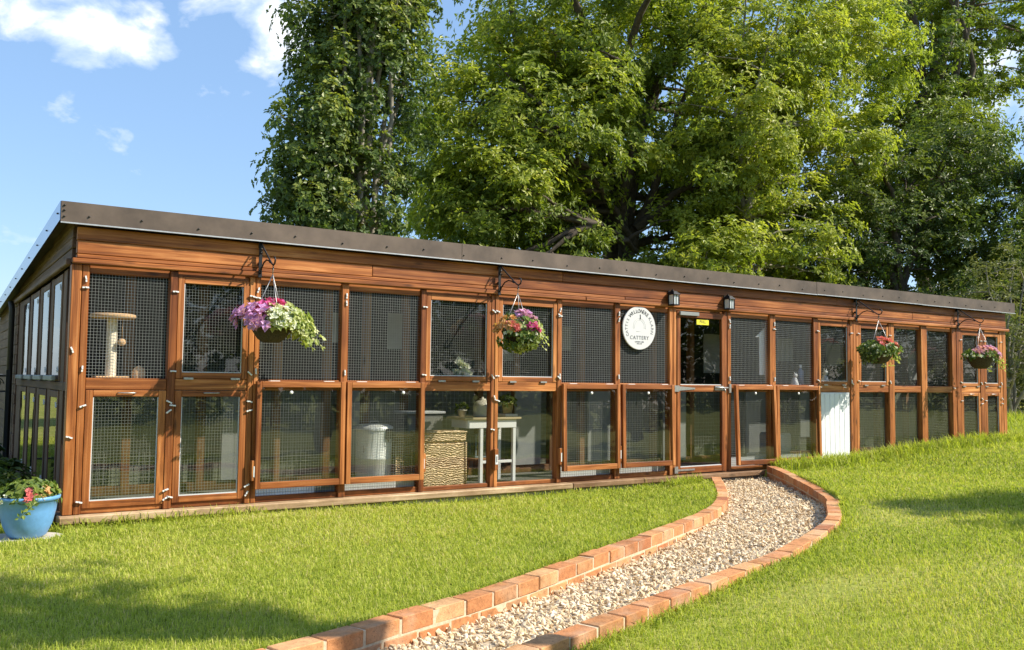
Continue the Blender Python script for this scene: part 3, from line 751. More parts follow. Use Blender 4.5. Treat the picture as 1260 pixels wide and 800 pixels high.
def copy_tree(o, loc, rot, label, group=None, sc=1.0):
    r = o.copy(); COL.objects.link(r); r.location = loc; r.rotation_euler = (0, 0, rot); r.scale = (sc,) * 3; r['label'] = label
    if group: r['group'] = group
    for ch in o.children:
        c = ch.copy(); COL.objects.link(c); c.parent = r
        for g_ in ch.children:
            d = g_.copy(); COL.objects.link(d); d.parent = c
    return r
for i, (x, y, a, sc, lab) in enumerate(((-8, -24, 1, 1.0, 'round leafy tree across the garden behind the viewer, left'), (3, -27, 2, 1.15, 'taller round leafy tree across the garden straight behind the viewer'),
                                        (14, -25, 3, .95, 'round leafy tree across the garden behind the viewer, right'), (26, -24, 4, 1.1, 'round leafy tree in the far right garden corner'),
                                        (36, -15, 5, 1.0, 'round leafy tree on the right boundary, far'), (33, -4.5, 2.4, .9, 'smaller round leafy tree on the right boundary'), (-30, 2, .4, 1.0, 'round leafy tree on the left boundary'), (-34, 26, 2.2, 1.2, 'biggest round leafy tree on the left skyline'), (-16, 31, 5.2, 1.0, 'round leafy tree on the skyline glimpsed left of the cabin'), (-24, 40, 1.2, 1.1, 'round leafy tree farthest off beyond the cabin'))):
    copy_tree(far, (x, y, -.1), a, lab, 'trees around the garden', sc)
def hedge(x0, y0, x1, y1, h, lab, seed):  # added unseen hedge, so the panes mirror dark leaves instead of sky
    rg = np.random.default_rng(seed); Ld = math.hypot(x1 - x0, y1 - y0); n = int(Ld * h * 26)
    t = empty('added_mirror_hedge', ((x0 + x1) / 2, (y0 + y1) / 2, -.15), lab, 'hedge')
    u = rg.random(n); z = rg.random(n) * (h + .25 * np.sin(u * Ld * 1.3) + .2 * np.sin(u * Ld * .37 + 1)); w_ = rg.uniform(-.8, .8, n)
    dx, dy = (x1 - x0) / Ld, (y1 - y0) / Ld
    C = np.stack([x0 + dx * u * Ld - dy * w_, y0 + dy * u * Ld + dx * w_, z], 1)
    A = np.stack([-dy * w_, dx * w_, .35 + 0 * w_], 1) + rg.normal(0, .3, (n, 3))
    v, f, tt = rosettes(C, A, 5, .30, .6, rg.uniform(.1, .8, n), .3, rg); np_mesh('foliage', v, f, tt, 3, LF_DARK, t)
    mb = MB()
    for k in range(int(Ld / .8)):
        q = (k + .5) * .8; mb.tube([(x0 + dx * q, y0 + dy * q, -.2), (x0 + dx * q + rg.normal(0, .1), y0 + dy * q + rg.normal(0, .1), h * .8)], [.05, .02], 5, cap=False)
    mb.build('stems', BARK, t)
hedge(-14, -19, 40, -19, 4.2, 'added unseen hedge behind the viewer, dark for the panes to mirror', 90)
hedge(40, -19, 40, -1, 4.0, 'added unseen hedge at the far right, dark for the panes to mirror', 91)
fe = empty('garden_fence', (-22, 4, 0), 'pale wooden boundary fence across the garden left of the cabin', 'fence')
mb = MB()
for i in range(110):
    y = -22 + i * .32; mb.box(-22, -21.97, y, y + .30, -.15, 1.7 + random.gauss(0, .01))
mb.build('board_panel', W_SZ, fe)
for i in range(13):
    mb = MB(); y = -22 + i * 2.9; mb.box(-21.97, -21.87, y, y + .1, -.2, 1.8); mb.build('post', W_SZ, fe)

# ------------------------------------------------------------------ the cabin
LEN = 14.16; DEP = 8.0
cab = empty('cattery_cabin', (7.0, 4.0, 0), 'long low wooden cattery cabin with wire mesh windows and a brown sheet roof', 'cabin')
def one(name, m, parent, *boxes, bevel=.003, M=None):
    mb = MB()
    for b in boxes: mb.box(*b, M=M)
    return mb.build(name, m, parent, bevel)
ZT = 2.03          # underside of the fascia
def roofz(y): return 2.5 - .052 * (y + .10)
# roof sheet with verge and eaves flashings
mb = MB(); y0, y1 = -.10, DEP + .15
mb.add([(-.13, y0, roofz(y0) - .006), (LEN + .13, y0, roofz(y0) - .006), (LEN + .13, y1, roofz(y1)), (-.13, y1, roofz(y1)), (-.13, y0, roofz(y0) - .05), (LEN + .13, y0, roofz(y0) - .05), (LEN + .13, y1, roofz(y1) - .05), (-.13, y1, roofz(y1) - .05)],
       [(0, 1, 2, 3), (7, 6, 5, 4), (0, 4, 5, 1), (1, 5, 6, 2), (2, 6, 7, 3), (3, 7, 4, 0)], .5)
roof = mb.build('roof', METAL, cab)
xs = [-.136, 3.55, 6.15, 9.15, 11.6, LEN + .136]
for a, b in zip(xs[:-1], xs[1:]):           # front flashing in lapped lengths
    mb = MB(); dz = random.uniform(-.003, .003); q = .0015 * random.random()
    x0, x1 = a, b + (.03 if b < LEN else 0)
    f0 = -.118 - (.003 if xs.index(a) % 2 else 0)
    mb.box(x0, x1, f0, f0 + .004, 2.338 + dz, 2.503 + dz)
    mb.box(x0, x1, f0 + .004, .12, 2.4985 + dz - .0, 2.503 + dz)
    mb.build('front_flashing', METAL, roof)
    one('drip_edge', DRIP, roof, (x0, x1 - .001, f0 - .010, f0 + .006, 2.326 + dz, 2.3365 + dz), bevel=0)
mb = MB(); mb.ball((0, 0, 0), .0095, 6, .8); SCR = mb.mesh('screw'); SCR.materials.append(SCREW)
def screw(p):
    o = link('screw', SCR, None, roof); o.location = p
k = 0; x = .07
while x < LEN:
    screw((x, -.122, 2.395 + .012 * math.sin(k * 2.1))); x += .46 if k % 3 else .40; k += 1
for z in (2.47, 2.43, 2.38): screw((-.112, -.123, z))
# side verge: a sloping flashing
mb = MB()
for (t, z0) in ((-.142, -.15),):
    vs = [(t, y0, roofz(y0) + .004), (t, y1, roofz(y1) + .004), (t, y1, roofz(y1) + z0), (t, y0, roofz(y0) + z0), (t + .005, y0, roofz(y0) + .004), (t + .005, y1, roofz(y1) + .004), (t + .005, y1, roofz(y1) + z0), (t + .005, y0, roofz(y0) + z0)]
    mb.add(vs, [(0, 3, 2, 1), (4, 5, 6, 7), (0, 1, 5, 4), (3, 7, 6, 2), (0, 4, 7, 3), (1, 2, 6, 5)], .5)
mb.build('side_flashing', METAL_S, roof)
for i in range(11): screw((-.145, .02 + i * .75, roofz(.02 + i * .75) - .075))

# fascia boards (front)
for (z0, z1, yf, cuts) in ((2.215, 2.325, -.030, (0, 4.9, 9.7, LEN)), (2.103, 2.212, -.032, (0, 2.6, 7.4, 11.5, LEN)), (2.066, 2.100, -.036, (0, 5.8, LEN))):
    for a, b in zip(cuts[:-1], cuts[1:]):
        one('fascia_board', W_X, cab, (a + .001, b - .001, yf, .02, z0, z1), bevel=.006)
for a, b in ((-.035, 5.2), (5.204, 10.1), (10.104, LEN + .05)):
    one('drip_moulding', W_X, cab, (a, b, -.066, -.037, 2.018, 2.063), bevel=.008)
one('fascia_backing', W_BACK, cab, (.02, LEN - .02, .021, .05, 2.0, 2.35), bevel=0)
# corner and bay posts
POSTS = [(-.03, .045), (.05, .105), (.735, .80), (1.42, 1.468), (1.474, 1.52), (2.30, 2.37), (3.145, 3.205), (3.98, 4.02), (4.025, 4.07), (4.84, 4.90), (5.665, 5.745), (6.515, 6.572), (6.577, 6.63), (7.46, 7.512), (7.517, 7.575),
         (8.31, 8.42), (9.2, 9.3), (10.0, 10.06), (10.066, 10.135), (10.14, 10.2), (10.91, 11.04), (11.73, 11.88), (12.57, 12.68), (12.686, 12.82), (13.37, 13.52), (13.98, 14.06), (14.065, LEN)]
for i, (a, b) in enumerate(POSTS):
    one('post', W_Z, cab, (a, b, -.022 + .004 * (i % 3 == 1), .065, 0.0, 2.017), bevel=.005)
one('sill', W_SILL, cab, (-.06, 5.0, -.115, .07, -.062, -.003), bevel=.008)
one('sill', W_SILL, cab, (5.003, 8.1, -.113, .07, -.062, -.003), bevel=.008)
one('sill', W_SILL, cab, (8.103, LEN + .02, -.060, .07, -.062, -.003), bevel=.006)
one('plinth', SILLP if 'SILLP' in globals() else CONC, cab, (-.02, LEN - .02, -.045, .06, -.25, -.066), bevel=0)

def wires(x0, x1, z0, z1, y, pitch=.0252, t=.0023):
    mb = MB(); n = max(2, round((x1 - x0) / pitch)); m = max(2, round((z1 - z0) / pitch))
    def bar(a, b, c, d, e, f):
        vs = [(x, yy, z) for z in (e, f) for yy in (c, d) for x in (a, b)]
        mb.add(vs, [(0, 1, 5, 4), (2, 6, 7, 3), (0, 4, 6, 2), (1, 3, 7, 5)] if f - e > b - a else [(0, 2, 3, 1), (4, 5, 7, 6), (0, 1, 5, 4), (2, 6, 7, 3)], .5)
    for i in range(1, n):
        x = x0 + (x1 - x0) * i / n; bar(x - t / 2, x + t / 2, y, y + t * .6, z0, z1)
    for j in range(1, m):
        z = z0 + (z1 - z0) * j / m; bar(x0, x1, y - t * .65, y - t * .05, z - t / 2, z + t / 2)
    return mb
def pane(x0, x1, z0, z1, y, m, parent, M=None):
    mb = MB(); vs = [Vector(q) for q in ((x0, y, z0), (x1, y, z0), (x1, y, z1), (x0, y, z1))]
    if M is not None: vs = [M @ q for q in vs]
    mb.add(vs, [(0, 1, 2, 3)], .5); return mb.build('pane', m, parent)
LATCH = None
def latch(x, z, y, ang, parent, L=.05):
    global LATCH
    if LATCH is None:
        mb = MB(); mb.box(-.025, .025, -.012, 0, -.006, .006); mb.ball((0, -.013, 0), .006, 6); LATCH = mb.mesh('latch'); LATCH.materials.append(WHITEP)
    o = bpy.data.objects.new('latch', LATCH); COL.objects.link(o); o.parent = parent
    if parent.parent is None: o.matrix_parent_inverse = Matrix.Translation(-Vector(parent.location))
    o.location = (x, y, z); o.rotation_euler = (0, ang, 0); return o
def frame_boxes(x0, x1, z0, z1, wst, wt, wb, yf, yb):
    return [(x0, x0 + wst, yf, yb, z0, z1), (x1 - wst, x1, yf, yb, z0, z1)], [(x0 + wst, x1 - wst, yf + .002, yb, z1 - wt, z1), (x0 + wst, x1 - wst, yf + .002, yb, z0, z0 + wb)]
def frame(name, x0, x1, z0, z1, wst, wt, wb, yf, yb, parent, M=None):
    st, ra = frame_boxes(x0, x1, z0, z1, wst, wt, wb, yf, yb)
    mb = MB()
    for b in st + ra: mb.box(*b, M=M)
    root = mb.build(name, W_Z, parent, .004); root.data.materials.append(W_X)
    for p in root.data.polygons: p.material_index = 1 if p.index >= 12 else 0
    return root
# bays, left to right
BAYS = [(.105, .735), (.80, 1.42), (1.52, 2.30), (2.37, 3.145), (3.205, 3.98), (4.07, 4.84), (4.90, 5.665), (5.745, 6.515), None, (7.575, 8.31), (8.42, 9.2), (9.3, 10.0), (10.2, 10.91), (11.04, 11.73), (11.88, 12.57), (12.82, 13.37), (13.52, 13.98)]
UP = {0: 'mesh', 1: 'win', 2: 'mesh', 3: 'mesh', 4: 'win', 5: 'win', 6: 'mesh', 7: 'mesh', 9: 'mesh', 10: 'mesh', 11: 'win', 12: 'win', 13: 'pane', 14: 'pane', 15: 'win', 16: 'win'}
LO = {0: 'win', 1: 'win', 2: 'awn', 3: 'awn', 4: 'fix', 5: 'fix', 6: 'awn', 7: 'awn', 9: 'awn', 10: 'awn', 11: 'white', 12: 'fix', 13: 'fix', 14: 'fix', 15: 'win', 16: 'win'}
AW = {2: (1.49, 2.335), 3: (2.35, 3.175), 6: (4.885, 5.70), 7: (5.735, 6.55), 9: (7.60, 8.36), 10: (8.38, 9.27)}
ZM0, ZM1 = 1.0, 1.096
rl = random.Random(5)
for i, b in enumerate(BAYS):
    if b is None: continue
    a, c = b
    one('midrail', W_X, cab, (a + .001, c - .001, -.010, .06, ZM0, ZM1), bevel=.004)
    one('head_rail', W_X, cab, (a + .001, c - .001, .005, .06, 1.955, 2.03), bevel=.004)
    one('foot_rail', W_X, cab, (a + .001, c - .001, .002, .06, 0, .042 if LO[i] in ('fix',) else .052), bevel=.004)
    k = UP[i]
    if k == 'mesh':
        p = wires(a, c, ZM1, 1.955, .012).build('mesh_panel', WIRE, cab)
        for (x, z, q) in ((a - .028, 1.90, PI / 2), (a - .028, 1.83, PI / 2 if i % 2 else .1), (a - .03, 1.17, PI / 2), ):
            latch(x, z, -.024, q + rl.gauss(0, .12), p)
    elif k in ('win',):
        f = frame('window_panel', a + .003, c - .003, ZM1 + .003, 1.975, .052, .055, .052, -.016, .03, cab)
        pane(a + .055, c - .055, ZM1 + .055, 1.92, .004, GLASS, f)
        wires(a + .055, c - .055, ZM1 + .055, 1.92, .024).build('wire_mesh', WIRE, f)
        # slim pale bead round the pane, a handle below it
        one('glazing_bead', GREYB, f, (a + .0555, c - .0555, -.006, .003, ZM1 + .0555, ZM1 + .0635), (a + .0555, a + .0625, -.006, .003, ZM1 + .064, 1.915), (c - .0625, c - .0555, -.006, .003, ZM1 + .064, 1.915), bevel=0)
        for (x, z, q) in ((a - .02, 1.84, .15), (c + .02, 1.84, .1), (a - .02, 1.16, .1), (c + .015, 1.15, .9)):
            latch(x, z, -.026, q + rl.gauss(0, .25), f)
        xm = (a + c) / 2
        for dx in (-.2, .2): one('hinge', STEEL, f, (xm + dx - .04, xm + dx + .04, -.028, -.016, ZM1 - .006, ZM1 + .012), bevel=0)
    else:
        pane(a, c, ZM1, 1.955, .03, GLASS, cab)
        wires(a, c, ZM1, 1.955, .045).build('mesh_panel', WIRE, cab)
    k = LO[i]
    if k == 'win':
        f = frame('window_panel', a + .003, c - .003, .045, ZM0 - .004, .058, .052, .055, -.018, .03, cab)
        pane(a + .061, c - .061, .1, .945, .002, GLASS2, f)
        wires(a + .061, c - .061, .1, .945, .022).build('wire_mesh', WIRE, f)
        one('glazing_bead', GREYB, f, (a + .0615, c - .0615, -.008, .0015, .1005, .110), (c - .069, c - .0615, -.008, .0015, .1105, .94), (a + .0615, a + .069, -.008, .0015, .1105, .94), bevel=0)
        for (x, z, q) in ((a - .015, .87, .1), (c + .02, .90, .5), (c + .02, .82, -.2), (c + .015, .16, -.6), (a - .015, .10, .2), (c + .015, .09, -.9)):
            latch(x, z, -.028, q + rl.gauss(0, .2), f)
        mb = MB(); xm = (a + c) / 2; mb.tube([(xm - .07, -.02, .975), (xm - .06, -.032, .975), (xm + .06, -.032, .975), (xm + .07, -.02, .975)], .005, 6); mb.build('handle', STEEL, f)
    elif k == 'awn':
        a2, c2 = AW[i]; zt_, zb = 1.082, (.125 if i < 8 else .075)
        M = Matrix.Translation((0, -.032, zt_)) @ Matrix.Rotation(-math.radians({2: .6, 3: .6, 6: 1.0, 7: 1.1, 9: 2.4, 10: .9}[i]), 4, 'X') @ Matrix.Translation((0, .032, -zt_))
        f = frame('awning_window', a2, c2, zb, zt_, .048, .055, .058, -.076, -.032, cab, M)
        pane(a2 + .049, c2 - .049, zb + .06, zt_ - .056, -.054, GLASS2, f, M)
        wires(a + .001, c - .001, .053, ZM0, .030).build('wire_mesh', WIRE, f)
        mb = MB(); xm = (a2 + c2) / 2 + (.18 if i == 3 else -.10 if i == 2 else 0)
        q = M @ Vector((xm, -.060, zt_ - .10))
        mb.lathe([(.001, -.004), (.016, -.004), (.016, .004), (.001, .004)], (0, 0, 0), 12)
        mb.v = [(v[0] + q.x, v[2] + q.y, v[1] + q.z) for v in mb.v]
        mb.build('knob', WHITEP, f)
        for dx in (-.26, .26): one('hinge', WHITEP, f, ((a2 + c2) / 2 + dx - .05, (a2 + c2) / 2 + dx + .05, -.066, -.036, zt_ + .001, zt_ + .007), bevel=0)
        # turn-button block with a white plate on the post
        if i in (2, 3, 6, 7):
            x = a - .035 if i != 3 else c + .03
            blk = one('stop_block', W_Z, cab, (x - .022, x + .022, -.075, -.024, .20, .38), bevel=.004)
            one('plate', WHITEP, blk, (x - .006, x + .006, -.079, -.0755, .235, .33), bevel=0)
        one('kick_board', GREYB if i != 2 else plain('bluish_board', (.16, .22, .34), .6, noise=.5, scale=3), cab, (a + .002, c - .002, .07, .085, .0, .16), bevel=0)
    elif k == 'fix':
        pane(a + .001, c - .001, .043, ZM0, .028, GLASS2, cab)
        if i > 11: wires(a, c, .043, ZM0, .046).build('mesh_panel', WIRE, cab)
    else:
        wp = one('white_panel', WHITEPAINT, cab, (a + .004, c - .004, -.004, .03, .02, ZM0 - .004), bevel=.004)
        n = 6; bw = (c - a - .06) / n
        one('bead_board', WHITEPAINT, wp, *[(a + .03 + j * bw + .0035, a + .03 + (j + 1) * bw - .0035, -.011, -.0045, .035, ZM0 - .02) for j in range(n)], bevel=.003)
# latch on the end posts of the lower fixed panes
for x, z, q in ((4.02, .93, 1.3), (4.06, .90, .3), (4.0, .6, .2), (10.03, 1.12, .5), (9.32, 1.07, .1), (9.85, 1.07, .1), (12.6, 1.07, .3), (.0, .62, .3), (-.005, 1.32, 1.2)):
    latch(x, z, -.026, q, cab)
blk = one('stop_block', W_Z, cab, (4.005, 4.05, -.075, -.024, .18, .40), bevel=.004)
def text(body, size, loc, m, parent, name='lettering', extrude=.0008, align='CENTER', rot=0, spacing=1.0):
    cu = bpy.data.curves.new('t', 'FONT'); cu.body = body; cu.size = size; cu.extrude = extrude; cu.align_x = align; cu.align_y = 'CENTER'; cu.resolution_u = 2; cu.space_character = spacing
    o = bpy.data.objects.new('t', cu); COL.objects.link(o)
    bpy.context.view_layer.update()
    me = bpy.data.meshes.new_from_object(o.evaluated_get(bpy.context.evaluated_depsgraph_get()))
    bpy.data.objects.remove(o)
    M = Matrix.Translation(loc) @ Matrix.Rotation(PI / 2, 4, 'X') @ Matrix.Rotation(rot, 4, 'Z')
    me.transform(M); me.name = name; me.materials.clear()
    return me
one('plate', WHITEP, blk, (4.012, 4.043, -.078, -.0755, .24, .34), bevel=0)
link('lettering', text('1', .09, (4.0275, -.0795, .29), BLACKP, None), BLACKP, blk)

# door
X0, X1 = 6.635, 7.455
d = frame('door', X0, X1, .012, 1.985, .055, .075, .075, -.030, .012, cab)
one('rail', W_X, d, (X0 + .056, X1 - .056, -.028, .012, 1.0, 1.082), bevel=.004)
pane(X0 + .055, X1 - .055, 1.082, 1.91, -.008, GLASS, d); pane(X0 + .055, X1 - .055, .087, 1.0, -.008, GLASS2, d)
one('head_rail', W_X, cab, (6.632, 7.458, .014, .06, 1.99, 2.03), bevel=.004)
one('glazing_bead', GREYB, d, (X0 + .056, X1 - .056, -.02, -.009, 1.083, 1.092), (X0 + .056, X1 - .056, -.02, -.009, .088, .098), bevel=0)
mb = MB(); mb.box(6.585, 6.66, -.040, -.031, 1.0, 1.075); mb.add([(6.66, -.036, 1.065), (6.66, -.036, 1.012), (6.93, -.036, 1.030), (6.93, -.036, 1.048)], [(0, 1, 2, 3)], .5); mb.box(6.66, 6.93, -.0355, -.031, 1.03, 1.048); mb.build('hinge', STEEL, d)
mb = MB(); mb.box(6.585, 6.64, -.040, -.031, .02, .10); mb.box(6.64, 6.92, -.037, -.031, .045, .066); mb.build('hinge', STEEL, d)
mb = MB(); mb.box(7.27, 7.42, -.040, -.031, 1.02, 1.075); mb.tube([(7.28, -.048, 1.05), (7.49, -.048, 1.05)], .011, 8); mb.tube([(7.40, -.05, 1.05), (7.40, -.085, 1.03), (7.40, -.088, .99)], .008, 6); mb.build('bolt', STEEL, d)
one('keeper', STEEL, cab, (7.525, 7.56, -.040, -.023, .99, 1.10), bevel=0)
one('door_closer', DULLB, d, (6.66, 6.98, -.06, -.031, 1.93, 1.975), bevel=.004)
st = one('notice', YEL, d, (6.98, 7.19, -.0115, -.0092, 1.83, 1.895), bevel=0)
me = text('PULL', .05, (7.085, -.0122, 1.866), BLACKP, None); link('lettering', me, BLACKP, d)

# left side wall
def sidebox(name, m, parent, *bx, bevel=.004): return one(name, m, parent, *bx, bevel=bevel)
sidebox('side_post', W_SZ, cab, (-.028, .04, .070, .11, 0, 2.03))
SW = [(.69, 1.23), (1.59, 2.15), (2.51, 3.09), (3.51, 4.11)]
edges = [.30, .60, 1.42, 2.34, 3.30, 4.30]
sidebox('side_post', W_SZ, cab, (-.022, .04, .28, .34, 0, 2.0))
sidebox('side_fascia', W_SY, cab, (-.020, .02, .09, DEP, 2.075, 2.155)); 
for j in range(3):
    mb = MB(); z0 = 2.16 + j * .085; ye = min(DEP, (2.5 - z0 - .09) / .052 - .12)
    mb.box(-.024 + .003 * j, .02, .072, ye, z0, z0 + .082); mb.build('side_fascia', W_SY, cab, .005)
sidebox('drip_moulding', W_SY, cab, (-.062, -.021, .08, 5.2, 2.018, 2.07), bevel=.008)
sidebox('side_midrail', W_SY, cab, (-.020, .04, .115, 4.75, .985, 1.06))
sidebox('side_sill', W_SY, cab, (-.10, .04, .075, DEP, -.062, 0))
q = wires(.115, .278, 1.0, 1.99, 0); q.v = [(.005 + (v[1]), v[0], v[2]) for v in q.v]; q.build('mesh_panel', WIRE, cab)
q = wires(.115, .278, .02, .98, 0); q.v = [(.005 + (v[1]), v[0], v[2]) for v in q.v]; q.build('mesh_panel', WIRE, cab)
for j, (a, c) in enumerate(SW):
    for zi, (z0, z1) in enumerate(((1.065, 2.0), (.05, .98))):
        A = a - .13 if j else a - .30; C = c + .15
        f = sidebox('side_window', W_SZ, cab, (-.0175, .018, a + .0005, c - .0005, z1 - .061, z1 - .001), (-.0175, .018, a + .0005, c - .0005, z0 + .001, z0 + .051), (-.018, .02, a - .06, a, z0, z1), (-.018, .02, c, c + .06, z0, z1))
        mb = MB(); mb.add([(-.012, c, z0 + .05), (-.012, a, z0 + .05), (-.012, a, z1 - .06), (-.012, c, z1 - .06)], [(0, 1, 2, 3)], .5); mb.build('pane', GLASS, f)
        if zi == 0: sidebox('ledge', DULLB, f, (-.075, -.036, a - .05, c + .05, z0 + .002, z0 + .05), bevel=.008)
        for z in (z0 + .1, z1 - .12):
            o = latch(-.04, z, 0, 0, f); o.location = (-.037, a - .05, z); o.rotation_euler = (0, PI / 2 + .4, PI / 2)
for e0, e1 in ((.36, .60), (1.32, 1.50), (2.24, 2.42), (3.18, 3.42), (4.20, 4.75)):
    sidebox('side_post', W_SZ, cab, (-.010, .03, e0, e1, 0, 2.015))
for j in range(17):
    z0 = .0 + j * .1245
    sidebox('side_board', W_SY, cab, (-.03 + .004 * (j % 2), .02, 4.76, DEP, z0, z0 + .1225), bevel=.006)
mb = MB(); mb.tube([(-.09, 5.05, 2.05), (-.075, 5.05, 1.95), (-.07, 5.05, 0)], .035, 10); mb.build('downpipe', SCREW, cab)
# right side, back, floor, added dark inside lining
one('end_wall', W_SZ, cab, (LEN - .03, LEN - .002, .07, DEP, 0, 2.1), bevel=0)
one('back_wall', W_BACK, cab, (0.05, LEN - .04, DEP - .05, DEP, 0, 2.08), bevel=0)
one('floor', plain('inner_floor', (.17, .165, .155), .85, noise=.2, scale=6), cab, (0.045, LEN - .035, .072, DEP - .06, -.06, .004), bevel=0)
one('light_limit_wall', W_BACK, cab, (.06, LEN - .05, 1.95, 2.0, .006, 2.2), bevel=0)  # added near-black wall that limits the light inside
one('added_dark_ceiling', W_BACK, cab, (.06, LEN - .05, .08, 1.945, 2.215, 2.23), bevel=0)  # added near-black sheet keeping the space under the roof dark
YI = 1.08
for x in (.62, 1.30, 2.06, 2.60, 3.05, 3.52, 4.5, 5.02, 5.55, 6.02, 6.62, 7.25, 7.95, 8.66, 9.5, 10.5, 11.4, 12.2, 13.0):
    one('partition_post', W_IN, cab, (x - .04, x + .04, YI - .04, YI + .04, .006, 2.2), bevel=.004)
xs = [.10, 1.26, 2.56, 3.48, 4.46, 5.51, 6.58, 7.91, 9.46, 11.36, 14.0]
for a, c in zip(xs[:-1], xs[1:]):
    q = wires(a, c, .10, 1.05, YI + .055, .0508, .0040); q.build('partition_mesh', WIRE, cab)
one('lower_lining', plain('lawn_reflection_lining', (.17, .185, .14), .8, noise=.2, scale=3), cab, (.07, LEN - .1, YI + .16, YI + .18, .006, 1.0), bevel=0)  # backing boards; their green partly paints the lawn mirrored in the panes
one('partition_rail', W_IN, cab, (.07, LEN - .1, YI - .035, YI + .035, .006, .09), bevel=.004)
for (x0, x1, z0, z1) in ((1.50, 1.72, .10, .95), (2.72, 2.96, .12, 1.0), (4.98, 5.36, .10, 1.0), (6.1, 6.5, .1, 1.0), (7.38, 7.80, .05, 1.0), (9.0, 9.42, .05, 1.0), (10.2, 10.42, .3, 1.0), (11.0, 11.3, .1, 1.0),
                         (2.55, 2.82, 1.50, 1.82), (3.30, 3.52, 1.45, 1.85), (4.78, 5.0, 1.35, 1.7), (5.6, 5.85, 1.5, 1.8), (8.2, 8.55, 1.25, 1.8), (9.75, 10.1, 1.45, 1.8), (10.9, 11.25, 1.4, 1.75), (13.1, 13.5, 1.2, 1.7), (1.7, 1.9, 1.40, 1.62)):
    one('partition_board', DULLB, cab, (x0, x1, YI - .012 if z0 > 1.1 else YI - .062, YI if z0 > 1.1 else YI - .042, z0, z1), bevel=0)
one('shelf', W_IN, cab, (.06, 6.4, .22, .66, 1.055, 1.085), (7.7, 14.0, .22, .60, 1.055, 1.085), bevel=.003) if False else None

# ------------------------------------------------------------------ lamps, sign, brackets, baskets
def lantern(x, lab):
    t = empty('wall_lantern', (x, -.04, 2.10), lab, 'wall lamp', 'black lanterns over the door')
    mb = MB(); mb.box(x - .035, x + .035, -.050, -.037, 2.06, 2.22); mb.tube([(x, -.045, 2.20), (x, -.10, 2.235), (x, -.12, 2.20)], .010, 6); mb.build('back_plate', IRON, t, .003)
    mb = MB(); mb.add([(x - .075, -.20, 2.165), (x + .075, -.20, 2.165), (x + .075, -.051, 2.175), (x - .075, -.051, 2.175), (x - .03, -.15, 2.215), (x + .03, -.15, 2.215), (x + .03, -.09, 2.218), (x - .03, -.09, 2.218)],
        [(3, 2, 1, 0), (4, 5, 6, 7), (0, 1, 5, 4), (1, 2, 6, 5), (2, 3, 7, 6), (3, 0, 4, 7)]); mb.build('cap', IRON, t, .004)
    mb = MB()
    for sx in (-1, 1):
        for yy in (-.178, -.072): mb.box(x + sx * .054 - .005, x + sx * .054 + .005, yy - .005, yy + .005, 2.045, 2.166)
    mb.box(x - .062, x + .062, -.186, -.064, 2.030, 2.044); mb.box(x - .003, x + .003, -.184, -.178, 2.045, 2.166); mb.build('cage', IRON, t)
    mb = MB(); mb.box(x - .048, x + .048, -.172, -.078, 2.046, 2.164); mb.build('lamp_glass', FROST, t)
    t.scale = (.8, .85, .95)
lantern(6.50, 'black wall lantern over the left side of the door, nearer the oval sign')
lantern(7.45, 'black wall lantern over the right side of the door, above the bolt')

sg = empty('oval_sign', (6.02, -.03, 1.745), 'white oval sign reading CATTERY hung on the mesh left of the door', 'sign')
SX, SZ, sc_ = .255, .255, (6.02, 1.745)
mb = MB(); n = 64; vs = []
for y, k in ((-.022, 1.0), (-.034, 1.0), (-.037, .985)):
    vs += [(sc_[0] + SX * k * math.cos(2 * PI * i / n), y, sc_[1] + SZ * k * math.sin(2 * PI * i / n)) for i in range(n)]
fs = [(i, (i + 1) % n, (i + 1) % n + n, i + n) for i in range(n)] + [(i + n, (i + 1) % n + n, (i + 1) % n + 2 * n, i + 2 * n) for i in range(n)] + [tuple(range(2 * n, 3 * n)), tuple(range(n))[::-1]]
mb.add(vs, fs, .5); face = mb.build('board', plain('sign_white', (.62, .62, .615), .5, noise=.02), sg)
pts = [(sc_[0] + SX * .955 * math.cos(2 * PI * i / n), -.0375, sc_[1] + SZ * .955 * math.sin(2 * PI * i / n)) for i in range(n + 1)]
mb = MB()
import bmesh as _b
def arc_text(s, r, a0, a1, size, m, parent):
    bm_ = _b.new()
    for i, ch in enumerate(s):
        if ch == ' ': continue
        a = math.radians(a0 + (a1 - a0) * i / (len(s) - 1))
        me = text(ch, size, (sc_[0] + r * math.cos(a), -.0385, sc_[1] + r * math.sin(a)), m, None, rot=a - PI / 2)
        bm_.from_mesh(me); bpy.data.meshes.remove(me)
    me = bpy.data.meshes.new('lettering'); bm_.to_mesh(me); bm_.free(); return link('lettering', me, m, parent)
arc_text('CATTIS', .198, 205, 152, .050, GREYP, face)
arc_text('WILLOWERE', .198, 132, 52, .062, BLACKP, face)
arc_text('KLARN', .198, 36, -14, .056, GREYP, face)
link('lettering', text('CATTERY', .062, (sc_[0], -.0385, sc_[1] - .115), GREYP, None, spacing=1.15), GREYP, face)
link('lettering', text('LUXURY CARE', .021, (sc_[0], -.0385, sc_[1] - .163), GREYP, None), GREYP, face)
link('lettering', text('FOR CATS', .017, (sc_[0], -.0385, sc_[1] - .185), GREYP, None), GREYP, face)
PALEP = plain('pale_grey_print', (.42, .43, .44), .6)
mb = MB()
for r in (.075, .095): mb.tube([(sc_[0] + r * math.cos(a), -.0372, sc_[1] + .01 + 1.1 * r * math.sin(a)) for a in np.linspace(-.2, PI + .2, 20)], .0016, 4)
mb.tube([(sc_[0] - .05, -.0372, sc_[1] - .04), (sc_[0] + .05, -.0372, sc_[1] - .04)], .002, 4)
mb.build('emblem', PALEP, face)
